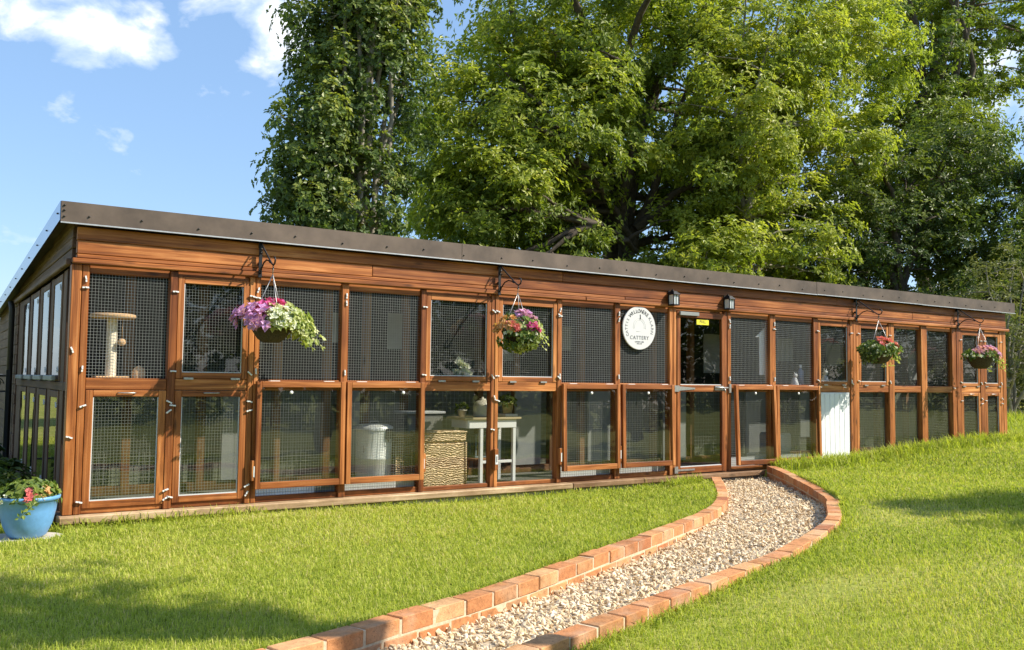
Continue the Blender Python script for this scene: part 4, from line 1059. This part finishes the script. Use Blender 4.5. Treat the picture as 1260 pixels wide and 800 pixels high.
mb = MB(); mb.tube([(sc_[0] + .012, -.0375, sc_[1] + .105), (sc_[0] + .015, -.0375, sc_[1] + .150)], [.007, .005], 6); mb.ball((sc_[0] + .012, -.0375, sc_[1] + .155), .006, 6); mb.build('emblem', BLACKP, face)

def scroll(c, r, a0, a1, n=18, k=1.0):
    return [(c[0], c[1] - (r * (1 - k * i / n * .75)) * math.cos(a0 + (a1 - a0) * i / n), c[2] + (r * (1 - k * i / n * .75)) * math.sin(a0 + (a1 - a0) * i / n)) for i in range(n + 1)]
def bracket(x, lab):
    t = empty('hanging_bracket', (x, -.04, 2.18), lab, 'bracket', 'black scroll brackets under the eaves')
    one('wall_plate', IRON, t, (x - .016, x + .016, -.046, -.0375, 2.02, 2.315), bevel=.002) if False else None
    mb = MB(); mb.box(x - .016, x + .016, -.074, -.067, 2.01, 2.325); mb.box(x - .012, x + .012, -.068, -.0365, 2.28, 2.315); mb.box(x - .012, x + .012, -.068, -.0370, 2.12, 2.15); mb.build('wall_plate', IRON, t, .002)
    mb = MB(); mb.tube([(x, -.075, 2.322), (x, -.16, 2.262), (x, -.25, 2.198), (x, -.34, 2.135), (x, -.40, 2.096), (x, -.435, 2.086), (x, -.466, 2.098), (x, -.478, 2.126), (x, -.466, 2.150), (x, -.440, 2.155)], .0075, 8); mb.build('arm', IRON, t)
    mb = MB(); mb.tube([(x, -.075, 2.045), (x, -.11, 2.09), (x, -.17, 2.135), (x, -.24, 2.15), (x, -.31, 2.135), (x, -.345, 2.115)], .007, 8)
    mb.tube(scroll((x, -.105, 2.235), .032, PI / 2, PI / 2 + 4.5), .006, 6); mb.tube(scroll((x, -.105, 2.085), .026, -PI / 2, -PI / 2 - 4.2), .006, 6); mb.build('scroll', IRON, t)
    mb = MB(); mb.tube([(x, -.42, 2.086), (x, -.432, 2.06), (x, -.42, 2.045), (x, -.408, 2.056)], .005, 6); mb.build('hook', IRON, t)
def flowers(name, pts, size, m, rng, parent, k=6):
    """each flower head: two rings of petals round a point, facing outward"""
    pts = np.array(pts)
    if 1 < len(pts) <= 12:
        for p in pts: flowers('bloom', p[None], size, m, rng, parent, k)
        return
    C = pts[:, :3]; A = pts[:, 3:6]
    (v1, f1, t1) = rosettes(C, A, k, size, .85, np.full(len(C), .55), -.1, rng, 1.0)
    (v2, f2, t2) = rosettes(C + unit(A) * size * .25, A, k, size * .7, .9, np.full(len(C), .75), -.35, rng, .8)
    return np_mesh(name, np.vstack([v1, v2]), np.vstack([f1, f2 + len(v1)]), np.r_[t1, t2], 3, m, parent)
def dome(rng, n, c, r, a0, a1, up=.6, lo=-.15):
    a = np.radians(rng.uniform(a0, a1, n)); e = rng.uniform(lo, up, n) * PI / 2
    d = np.stack([np.cos(a) * np.cos(e), np.sin(a) * np.cos(e), np.sin(e)], 1)
    p = np.array(c) + d * np.array(r) * rng.uniform(.82, 1.08, n)[:, None]
    return np.hstack([p, d + np.array([0, 0, .25])])
def basket(x, zrim, R, lab, seed, spec):
    """a lined bowl on three chains; angles: 180 = image left (towards -x), 270 = towards the viewer, 0 = +x"""
    rng = np.random.default_rng(seed); y = -.42
    t = empty('hanging_basket', (x, y, zrim - .15), lab, 'hanging basket', 'flower baskets hanging along the cabin front')
    mb = MB(); H = R * .86
    mb.lathe([(.002, -H), (R * .40, -H * .99), (R * .62, -H * .80), (R * .82, -H * .45), (R, 0), (R * 1.02, .008), (R * .97, .01), (R * .93, -.02), (.002, -.025)], (x, y, zrim), 24)
    mb.build('bowl', LINER, t)
    for k in range(3):
        a = math.radians(20 + 120 * k + seed * 13); mb = MB()
        mb.tube([(x + R * .95 * math.cos(a), y + R * .95 * math.sin(a), zrim), (x, y, 2.005)], .0035, 6); mb.build('chain', STEEL, t)
    mb = MB(); mb.tube([(x, y, 2.0), (x, y, 2.035), (x, y - .012, 2.05), (x, y - .004, 2.066), (x, y + .008, 2.056)], .004, 6); mb.build('hook', STEEL, t)
    c = (x, y, zrim + .02)
    Vs = [];
    for (m, n, a0, a1, r, up, lo, L, W, k, zo) in spec['leaves']:
        q = dome(rng, n, (c[0], c[1], c[2] + zo), r, a0, a1, up, lo)
        v, f, tt = rosettes(q[:, :3], q[:, 3:], k, L, W, rng.uniform(.15, .9, n), .3, rng)
        np_mesh('foliage', v, f, tt, 3, m, t)
    for (m, n, a0, a1, r, up, lo, s) in spec['flowers']:
        flowers('blooms', dome(rng, n, c, r, a0, a1, up, lo), s, m, rng, t)
    for (m, n, a0, a1, r0, r1, drop) in spec.get('trails', ()):
        P = []; mb = MB()
        for _ in range(n):
            a = math.radians(rng.uniform(a0, a1)); rr = rng.uniform(r0, r1); dz = rng.uniform(.4, 1) * drop
            pts = [(x + math.cos(a) * (R * .8 + (rr - R * .8) * s_), y + math.sin(a) * (R * .8 + (rr - R * .8) * s_), zrim + .05 + .05 * math.sin(PI * s_) - dz * s_ ** 1.7) for s_ in np.linspace(0, 1, 9)]
            mb.tube(pts, .003, 5, cap=False)
            for p_ in pts[2:]:
                P.append([*(np.array(p_) + rng.normal(0, .012, 3)), math.cos(a) + rng.normal(0, .3), math.sin(a) + rng.normal(0, .3), .7])
        P = np.array(P); v, f, tt = rosettes(P[:, :3], P[:, 3:], 4, .042, .75, rng.uniform(.3, 1, len(P)), .35, rng)
        st_ = mb.build('trailing_stems', LF_POT, t); np_mesh('trailing_leaves', v, f, tt, 3, m, st_)
    return t
BX = (1.49, 4.04, 10.08, 12.66)
bracket(BX[0], 'black scroll bracket holding the leftmost flower basket, above the doubled bay posts')
bracket(BX[1], 'black scroll bracket above the apricot and mauve basket in the middle of the cabin')
bracket(BX[2], 'black scroll bracket right of the door, above the red-flowered basket')
bracket(BX[3], 'black scroll bracket nearest the right end of the cabin')
basket(BX[0], 1.575, .185, 'mauve and magenta basket with a pale variegated trailer, leftmost on the cabin', 1, dict(
    leaves=[(LF_POT, 60, 0, 360, (.21, .21, .10), .8, -.2, .055, .7, 5, 0), (LF_VAR, 90, 250, 400, (.26, .25, .15), .8, -.3, .05, .75, 6, .01), (LF_VAR, 45, 300, 395, (.36, .30, .14), .5, -.6, .05, .75, 6, 0)],
    flowers=[(P_PURPLE, 34, 165, 255, (.29, .25, .13), .7, -.25, .055), (P_MAG, 26, 190, 320, (.19, .19, .16), .95, .15, .055), (P_RED, 10, 140, 230, (.22, .2, .15), .8, .3, .035), (P_WHITE, 46, 245, 380, (.28, .27, .14), .6, -.2, .034)],
    trails=[(LF_VAR, 8, 300, 400, .33, .46, .27)]))
basket(BX[1], 1.61, .165, 'overflowing round basket with mauve blooms on top and apricot blooms at left', 2, dict(
    leaves=[(LF_POT, 120, 150, 390, (.22, .22, .18), .8, -.9, .05, .7, 6, -.02), (LF_VAR, 50, 200, 330, (.23, .23, .18), .3, -.85, .055, .6, 5, -.03), (LF_VAR, 24, 290, 390, (.24, .23, .18), .4, -.6, .05, .7, 6, -.02)],
    flowers=[(P_PURPLE, 26, 240, 400, (.19, .18, .18), .95, .3, .055), (P_ORANGE, 22, 160, 230, (.24, .22, .15), .6, -.1, .045), (P_RED, 10, 190, 240, (.23, .22, .11), .3, -.1, .04), (P_MAG, 7, 265, 300, (.24, .23, .12), .2, -.05, .045), (P_WHITE, 26, 180, 320, (.25, .24, .20), .0, -.85, .02)],
    trails=[(LF_VAR, 5, 300, 380, .26, .32, .22)]))
basket(BX[2], 1.57, .195, 'basket with salmon red blooms, white dots and dark foliage, right of the door', 3, dict(
    leaves=[(LF_POT, 110, 0, 360, (.28, .25, .13), .7, -.35, .055, .65, 6, 0), (LF_DARK, 30, 160, 220, (.32, .25, .18), .3, -.7, .05, .6, 5, -.02)],
    flowers=[(P_RED, 34, 215, 400, (.25, .22, .15), .9, .15, .052), (P_WHITE, 40, 160, 290, (.30, .26, .13), .4, -.5, .020), (P_PINK, 8, 340, 390, (.33, .25, .1), .3, -.2, .035)],
    trails=[(LF_VAR, 5, 330, 395, .30, .40, .26), (LF_DARK, 4, 160, 210, .28, .36, .22)]))
basket(BX[3], 1.545, .20, 'basket with pink and mauve blooms and a wispy trailer, nearest the right end', 4, dict(
    leaves=[(LF_POT, 80, 0, 360, (.27, .24, .10), .7, -.2, .055, .65, 6, 0)],
    flowers=[(P_PINK, 26, 190, 280, (.24, .22, .13), .8, .1, .05), (P_PURPLE, 32, 285, 390, (.28, .24, .14), .8, -.1, .058), (P_MAG, 8, 250, 320, (.2, .18, .14), .9, .4, .04), (P_WHITE, 10, 160, 220, (.31, .24, .07), .3, -.1, .022)],
    trails=[(LF_VAR, 4, 330, 390, .36, .46, .30)]))

# ------------------------------------------------------------------ the pot by the corner
POTC = (-.30, -.36); pz = float(gz(*POTC))
mb = MB(); n = 22; vs = []; rr = random.Random(3)
for z in (pz - .05, pz + .012):
    rs_ = random.Random(3); vs += [(POTC[0] - .10 + (.34 + .03 * rs_.random()) * math.cos(2 * PI * i / n), POTC[1] - .03 + (.27 + .03 * rs_.random()) * math.sin(2 * PI * i / n), z) for i in range(n)]
mb.add(vs, [(i, (i + 1) % n, (i + 1) % n + n, i + n) for i in range(n)] + [tuple(range(n, 2 * n))], .5)
tag(mb.build('paving_slab', SLAB), 'pale worn stone slab under the blue flower pot', 'slab')
pz += .013
pt = empty('flower_pot', (POTC[0], POTC[1], pz), 'pale blue round pot of bedding flowers at the left corner of the cabin', 'flower pot')
mb = MB(); mb.lathe([(.002, 0), (.105, 0), (.132, .02), (.168, .10), (.190, .20), (.199, .275), (.217, .283), (.218, .305), (.203, .308), (.194, .28), (.185, .25), (.002, .25)], (POTC[0], POTC[1], pz), 40); mb.build('pot', BLUEPOT, pt)
mb = MB(); mb.lathe([(.002, .262), (.18, .258), (.19, .25)], (POTC[0], POTC[1], pz), 20); mb.build('soil', SOIL, pt)
rng = np.random.default_rng(77); c = (POTC[0], POTC[1], pz + .29)
q = dome(rng, 130, c, (.20, .20, .11), 0, 360, .95, .0); v, f, t = rosettes(q[:, :3], q[:, 3:], 6, .055, .65, rng.uniform(.5, 1, 130), .3, rng); np_mesh('foliage', v, f, t, 3, LF_POT, pt)
flowers('blooms', dome(rng, 5, c, (.21, .23, .12), 240, 275, .4, .05), .035, P_RED, rng, pt)
flowers('blooms', dome(rng, 6, c, (.2, .22, .11), 285, 320, .5, .05), .03, P_ORANGE, rng, pt)
flowers('blooms', dome(rng, 12, c, (.26, .24, .06), 180, 230, .5, -.2), .022, P_WHITE, rng, pt)
mb = MB(); P = []
for a, l in ((275, .13),):
    a = math.radians(a); pts = [(POTC[0] + (.19 + .09 * min(1, s * 2)) * math.cos(a) - .10 * s * s, POTC[1] + (.19 + .075 * min(1, s * 2)) * math.sin(a), pz + .31 + .03 * math.sin(PI * min(1, s * 2)) - l * s ** 1.4) for s in np.linspace(0, 1, 9)]
    mb.tube(pts, .003, 5, cap=False); P += [[*p, math.cos(a), math.sin(a), .5] for p in pts[2:]]
P = np.array(P); s_ = mb.build('trailing_stems', LF_POT, pt); v, f, t = rosettes(P[:, :3], P[:, 3:], 3, .04, .6, rng.uniform(.4, 1, len(P)), .3, rng); np_mesh('trailing_leaves', v, f, t, 3, LF_POT, s_)
# green plants in the shade behind the pot
for i, (x, y, lab, r, h) in enumerate(((-.52, .55, 'leafy green plant growing behind the blue pot at the left photo edge', .24, .36), (-.30, 1.35, 'dark ferny plant against the slatted side wall of the cabin', .20, .34), (-.42, 2.7, 'tangled dark climber at the foot of the iron gate', .16, .4))):
    z = float(gz(x, y)); t_ = empty('garden_plant', (x, y, z), lab, 'plant')
    q = dome(rng, 70, (x, y, z + h * .25), (r, r, h), 0, 360, .95, 0); v, f, t = rosettes(q[:, :3], q[:, 3:], 6, .085, .5, rng.uniform(.1, .8, 70), .3, rng); np_mesh('leaves', v, f, t, 3, LF_POT if i == 0 else LF_DARK, t_)
    mb = MB()
    for k in range(9): mb.tube([(x + rng.normal(0, .02), y + rng.normal(0, .02), z - .02), tuple(q[k * 6, :3])], .005, 5, cap=False)
    mb.build('stems', LF_DARK, t_)
# iron gate at the left edge
GY = 4.05; gx0, gx1 = -1.15, -.16; gzz = float(gz(-.6, GY))
gt = empty('iron_gate', (-.6, GY, gzz), 'black wrought iron garden gate with scrolls beside the left wall of the cabin', 'gate')
for x in (gx0, gx1): one('post', IRON, gt, (x - .02, x + .02, GY - .02, GY + .02, gzz - .05, 1.17), bevel=0)
mb = MB()
for z in (.12, .92, 1.10): mb.box(gx0 + .021, gx1 - .021, GY - .01, GY + .01, z - .01, z + .01)
mb.build('rail', IRON, gt)
mb = MB()
for k in range(1, 8):
    x = gx0 + (gx1 - gx0) * k / 8; mb.tube([(x, GY, .131), (x, GY, .909)], .008, 6)
mb.build('bars', IRON, gt)
mb = MB()
for k in range(4):
    x = gx0 + (gx1 - gx0) * (k + .5) / 4
    for sg_ in (-1, 1):
        mb.tube([(x + sg_ * (.085 - .07 * i / 20) * math.cos(i * .33), GY, 1.01 + (.085 - .07 * i / 20) * math.sin(i * .33)) for i in range(21)], .006, 6)
mb.build('scrolls', IRON, gt)

# ------------------------------------------------------------------ things inside the cabin
CT = empty('cat_tree', (.33, .22, 1.10), 'cream sisal scratching post with a round tan perch, behind the leftmost mesh', 'cat tree')
mb = MB(); mb.lathe([(.044, 1.112), (.044, 1.6)], (.33, .235, 0), 18); mb.build('post', SISAL, CT)
mb = MB(); mb.lathe([(.002, 1.60), (.17, 1.60), (.185, 1.615), (.18, 1.635), (.17, 1.64), (.002, 1.63)], (.335, .235, 0), 26); mb.build('perch', TAN, CT)
one('base', TAN, CT, (.20, .46, .12, .36, 1.097, 1.112), bevel=.004)
mb = MB(); mb.ball((.40, .17, 1.40), .032); mb.tube([(.40, .17, 1.60), (.40, .17, 1.43)], .002, 4); mb.build('toy_ball', YEL if False else TAN, CT)
hs = empty('cat_igloo', (.56, .55, 1.10), 'small tan pointed toy house beside the scratching post', 'toy')
mb = MB(); mb.lathe([(.055, 0), (.055, .055), (.04, .085), (.001, .11)], (.55, .20, 1.098), 12); mb.build('toy_house', TAN, hs)
one('support_shelf', W_IN, hs, (.12, .72, .070, .46, 1.070, 1.096), bevel=.003)
# bin
bn = empty('storage_bin', (2.9, .5, .005), 'tall pale enamel bin with a lid and dark clasp behind the second awning window', 'bin')
mb = MB(); mb.lathe([(.002, .006), (.165, .006), (.168, .02), (.176, .32), (.180, .325), (.176, .33), (.182, .60), (.182, .62)], (2.90, .5, 0), 32); mb.build('body', BINM, bn)
mb = MB(); mb.lathe([(.190, .605), (.190, .635), (.14, .660), (.002, .668)], (2.90, .5, 0), 32); mb.build('lid', BINM, bn)
mb = MB(); mb.tube([(2.85, .5, .664), (2.86, .5, .69), (2.94, .5, .69), (2.95, .5, .664)], .007, 6); mb.build('lid_handle', STEEL, bn)
mb = MB(); mb.box(2.945, 3.01, .300, .330, .52, .62); mb.tube([(2.96, .30, .53), (2.965, .295, .49), (2.99, .295, .49), (2.995, .30, .53)], .005, 6); mb.build('clasp', SCREW, bn, .008)
mb = MB(); mb.tube([(2.745, .39, .40), (2.735, .37, .39), (2.735, .37, .46), (2.745, .39, .45)], .005, 6); mb.build('side_handle', STEEL, bn)
bn.location.x -= .09; bn.location.y -= .19
def hamper(x0, x1, y0, y1, h, m, lab, rim):
    t = empty('wicker_hamper', ((x0 + x1) / 2, (y0 + y1) / 2, .005), lab, 'hamper')
    one('basket_body', m, t, (x0, x1, y0, y1, .006, h * .80), bevel=.018); one('lid', m, t, (x0 - .008, x1 + .008, y0 - .008, y1 + .008, h * .805, h), bevel=.018)
    mb = MB()
    for x in (x0, x1): mb.tube([(x, y0 - .004, .01), (x, y0 - .004, h * .8)], .011, 6)
    mb.tube([(x0 - .006, y0 - .009, h - .012), (x1 + .006, y0 - .009, h - .012)], .010, 6); mb.build('corner_canes', rim, t)
hamper(3.26, 3.755, .10, .40, .585, WICKER, 'big pale wicker hamper behind the fixed glass left of the white table', WICKER)
hamper(3.02, 3.20, .24, .52, .56, WICKER_D, 'smaller brown wicker hamper standing right beside the tall pale bin', WICKER)
DY = -.16
tb = empty('side_table', (4.15, .5, .005), 'white slim-legged table with a pale wooden top inside the cabin', 'table')
TOPM = plain('pale_table_wood', (.45, .36, .22), .5, noise=.15, scale=6)
one('table_top', TOPM, tb, (3.80, 4.52, .32, .72, .690, .715), bevel=.004)
one('apron', WHITEPAINT, tb, (3.85, 4.47, .345, .365, .60, .689), (3.85, 4.47, .675, .695, .60, .689), (3.845, 3.865, .3655, .6745, .60, .689), (4.455, 4.475, .3655, .6745, .60, .689), bevel=.002)
for x, y in ((4.03, .37), (4.45, .37), (3.90, .67), (4.45, .67)):
    mb = MB(); mb.box(x - .019, x + .019, y - .019, y + .019, .006, .62 if y < .4 else .599); mb.build('leg', WHITEPAINT, tb, .003)
mb = MB(); mb.box(4.05, 4.43, .36, .38, .22, .25); mb.build('stretcher', WHITEPAINT, tb, .003)
jar = empty('ceramic_jar', (4.10, .46, .715), 'round-shouldered cream ceramic jar on the white table', 'jar')
mb = MB(); mb.lathe([(.002, 0), (.098, 0), (.102, .02), (.102, .11), (.088, .155), (.05, .178), (.002, .183)], (4.10, .46, .716), 28); mb.build('body', CREAM, jar)
mb = MB(); mb.lathe([(.04, .176), (.04, .195), (.012, .2), (.012, .215), (.002, .216)], (4.10, .46, .716), 18); mb.build('lid', CREAM, jar)
def potplant(name, x, y, z, r, h, m, lab, lm, n, seed, saucer=False):
    t = empty(name, (x, y, z), lab, 'pot plant'); rg = np.random.default_rng(seed)
    mb = MB(); mb.lathe([(.002, .001), (r * .75, .001), (r, h), (r * 1.06, h), (r * 1.06, h * .86), (r * .9, h * .86), (.002, h * .9)], (x, y, z), 20); mb.build('pot', m, t)
    q = dome(rg, n, (x, y, z + h), (r * 1.3, r * 1.3, r * 1.2), 0, 360, .95, -.2); v, f, tt = rosettes(q[:, :3], q[:, 3:], 5, .05, .5, rg.uniform(.2, .9, n), .3, rg); np_mesh('leaves', v, f, tt, 3, lm, t)
    if saucer: mb = MB(); mb.box(x - r * 1.3, x + r * 1.3, y - r * 1.3, y + r * 1.3, z - .028, z); mb.build('saucer', CREAM, t, .004)
potplant('pot_plant', 3.90, .55, .716, .05, .075, CREAM, 'tiny plant in a white cup at the left of the white table', LF_DARK, 14, 5)
potplant('pot_plant', 4.42, .45, .746, .065, .12, plain('ochre_pot', (.50, .40, .20), .6), 'plant in an ochre pot on a cream saucer on the white table', LF_POT, 22, 6, True)
st_ = empty('stool', (4.12, .62, .005), 'round dark wooden stool under the white table', 'stool')
mb = MB(); mb.lathe([(.002, .24), (.15, .24), (.155, .25), (.15, .265), (.002, .266)], (4.14, .60, 0), 22); mb.build('seat', W_IN, st_)
for k in range(3):
    a = 2 * PI * k / 3 + .4; mb = MB(); mb.tube([(4.14 + .10 * math.cos(a), .60 + .10 * math.sin(a), .239), (4.14 + .14 * math.cos(a), .60 + .12 * math.sin(a), .006)], .012, 6); mb.build('leg', W_IN, st_)
ln_ = empty('candle_lantern', (4.12, .58, .267), 'blue-grey lantern standing on the stool under the white table', 'lantern')
mb = MB()
for sx in (-1, 1):
    for sy in (-1, 1): mb.box(4.14 + sx * .07 - .008, 4.14 + sx * .07 + .008, .60 + sy * .06 - .008, .60 + sy * .06 + .008, .285, .50)
mb.box(4.055, 4.225, .525, .675, .268, .284); mb.box(4.055, 4.225, .525, .675, .501, .52); mb.build('frame', SLATE, ln_, .002)
mb = MB(); mb.box(4.078, 4.202, .545, .655, .286, .50); mb.build('panes', GLASS2, ln_)
mb = MB(); mb.lathe([(.025, .286), (.025, .40), (.002, .405)], (4.14, .60, 0), 12); mb.build('candle', P_ORANGE, ln_)
mb = MB(); mb.tube([(4.10, .60, .52), (4.105, .60, .555), (4.175, .60, .555), (4.18, .60, .52)], .004, 5); mb.build('handle', IRON, ln_)
for o_ in list(COL.objects):
    if o_.parent is None and (o_.name.split('.')[0] in ('side_table', 'ceramic_jar', 'pot_plant', 'stool', 'candle_lantern')): o_.location.y -= .12
# crate behind the hamper, roses, arrow board and small ornaments on the window shelves
cr_ = empty('storage_crate', (3.45, .75, .005), 'grey plastic crate stacked up behind the pale wicker hamper', 'crate')
one('box', plain('grey_crate_plastic', (.22, .22, .21), .6), cr_, (3.34, 3.76, .60, .92, .006, .74), bevel=.01); one('lid', GREYB, cr_, (3.32, 3.78, .58, .94, .742, .77), bevel=.006)
def shelf(x0, x1, lab):
    one('window_shelf', W_IN, cab, (x0, x1, .066, .30, 1.045, 1.070), bevel=.003)
shelf(3.21, 3.975, ''); shelf(8.44, 9.98, '')
rs_ = empty('white_roses', (3.72, .17, 1.07), 'bunch of white artificial roses with wire stems on the window shelf', 'flowers')
rg = np.random.default_rng(9); P = np.array([0, -.06, 0]) + np.array([[3.66, .15, 1.28], [3.73, .16, 1.25], [3.63, .17, 1.19], [3.70, .13, 1.18], [3.76, .15, 1.17], [3.66, .14, 1.12], [3.74, .16, 1.11], [3.80, .16, 1.13]])
v_, f_, t_ = [], [], []; off = 0
for ring, (sz, k) in enumerate(((.06, 7), (.045, 6), (.03, 5))):
    A = np.tile([[0, -1, .5]], (len(P), 1)) + rg.normal(0, .25, (len(P), 3)); v, f, t = rosettes(P + np.array([0, -.012 * ring, .006 * ring]), A, k, sz, .95, np.full(len(P), .6), -.2, rg, 1 - .25 * ring); v_.append(v); f_.append(f + off); t_.append(t); off += len(v)
np_mesh('roses', np.vstack(v_), np.vstack(f_), np.concatenate(t_), 3, P_WHITE, rs_)
mb = MB()
for p in P: mb.tube([(3.70 + rg.normal(0, .02), .17, 1.072), tuple(p + np.array([0, .02, -.01]))], .004, 5)
for k in range(4): mb.tube([(3.46 + .04 * k + .05 * math.cos(a), .17, 1.13 + .05 * math.sin(a)) for a in np.linspace(0, 5.5, 14)], .004, 5)
mb.build('wire_stems', GREYP, rs_)
ar = empty('arrow_board', (8.56, .10, 1.3), 'white upward arrow shaped board hanging behind the mesh right of the door', 'board')
mb = MB(); o_ = [(-.12, 1.22), (.12, 1.22), (.12, 1.72), (.19, 1.72), (0, 1.86), (-.19, 1.72), (-.12, 1.72)]; k = len(o_)
xc = 8.35
mb.add([(xc + a, y, b) for y in (.085, .10) for a, b in o_], [tuple(range(k)), tuple(range(k, 2 * k))[::-1]] + [(i, i + k, (i + 1) % k + k, (i + 1) % k) for i in range(k)], .5)
mb.build('arrow_panel', WHITEPAINT, ar, .002); mb = MB(); mb.tube([(xc, .093, 1.86), (xc, .093, 2.1)], .003, 5); mb.build('cord', GREYP, ar)
def figure(name, x, z, h, m, lab, cat, prof):
    t = empty(name, (x, .16, z), lab, cat); mb = MB(); mb.lathe([(r * h, zz_ * h) for r, zz_ in prof], (x, .16, z), 16); mb.build('body', m, t); return t
t = figure('bottle', 9.14, 1.071, .30, plain('blue_grey_plastic', (.14, .18, .30), .4), 'tall blue-grey bottle on the shelf behind the mesh, right of the arrow board', 'bottle', [(.001, 0), (.14, 0), (.14, .72), (.06, .82), (.06, .88)])
mb = MB(); mb.lathe([(.022, .264), (.022, .30), (.001, .301)], (9.14, .16, 1.071), 14); mb.build('cap', WHITEP, t)
t = empty('cat_figurine', (9.02, .16, 1.071), 'small grey ornament of a sitting cat beside the blue-grey bottle', 'ornament')
def cat_fig(x, y, z, h, m, t):
    mb = MB(); mb.lathe([(.002, 0), (.26 * h, 0), (.28 * h, .15 * h), (.18 * h, .5 * h), (.11 * h, .65 * h)], (x, y, z), 16); mb.ball((x, y - .05 * h, z + .76 * h), .15 * h, 8)
    for s in (-1, 1): mb.tube([(x + s * .08 * h, y - .04 * h, z + .86 * h), (x + s * .10 * h, y - .04 * h, z + 1.0 * h)], [.05 * h, .004], 6)
    mb.tube([(x + .2 * h, y, z + .05 * h), (x + .38 * h, y - .08 * h, z + .06 * h), (x + .45 * h, y - .14 * h, z + .2 * h)], .04 * h, 6); mb.build('body', m, t)
cat_fig(9.02, .16, 1.071, .20, GREYB, t)
t = empty('cat_figurine', (9.62, .16, 1.071), 'white ornament of a sitting cat in the window above the white panel', 'ornament'); cat_fig(9.66, .16, 1.071, .26, WHITEPAINT, t)
t = empty('cereal_carton', (9.40, .16, 1.071), 'tall yellow carton standing in the window above the white panel', 'carton')
one('carton_body', plain('yellow_card', (.62, .46, .16), .6), t, (9.40, 9.53, .13, .20, 1.0715, 1.50), bevel=.003); one('carton_flap', plain('pale_card', (.66, .58, .40), .7), t, (9.402, 9.528, .132, .198, 1.501, 1.512), bevel=0)
t = empty('litter_tray', (8.95, .55, .005), 'white covered litter tray on the floor behind the awning window beside the white panel', 'litter tray')
mb = MB(); mb.box(8.70, 9.24, .35, .75, .006, .14); mb.build('tray', WHITEP, t, .02); mb = MB(); mb.box(8.98, 9.26, .40, .78, .142, .42); mb.build('hood', WHITEP, t, .03); mb = MB(); mb.box(8.72, 8.93, .37, .55, .142, .17); mb.build('step', GREYB, t, .01)
bpy.context.view_layer.update()
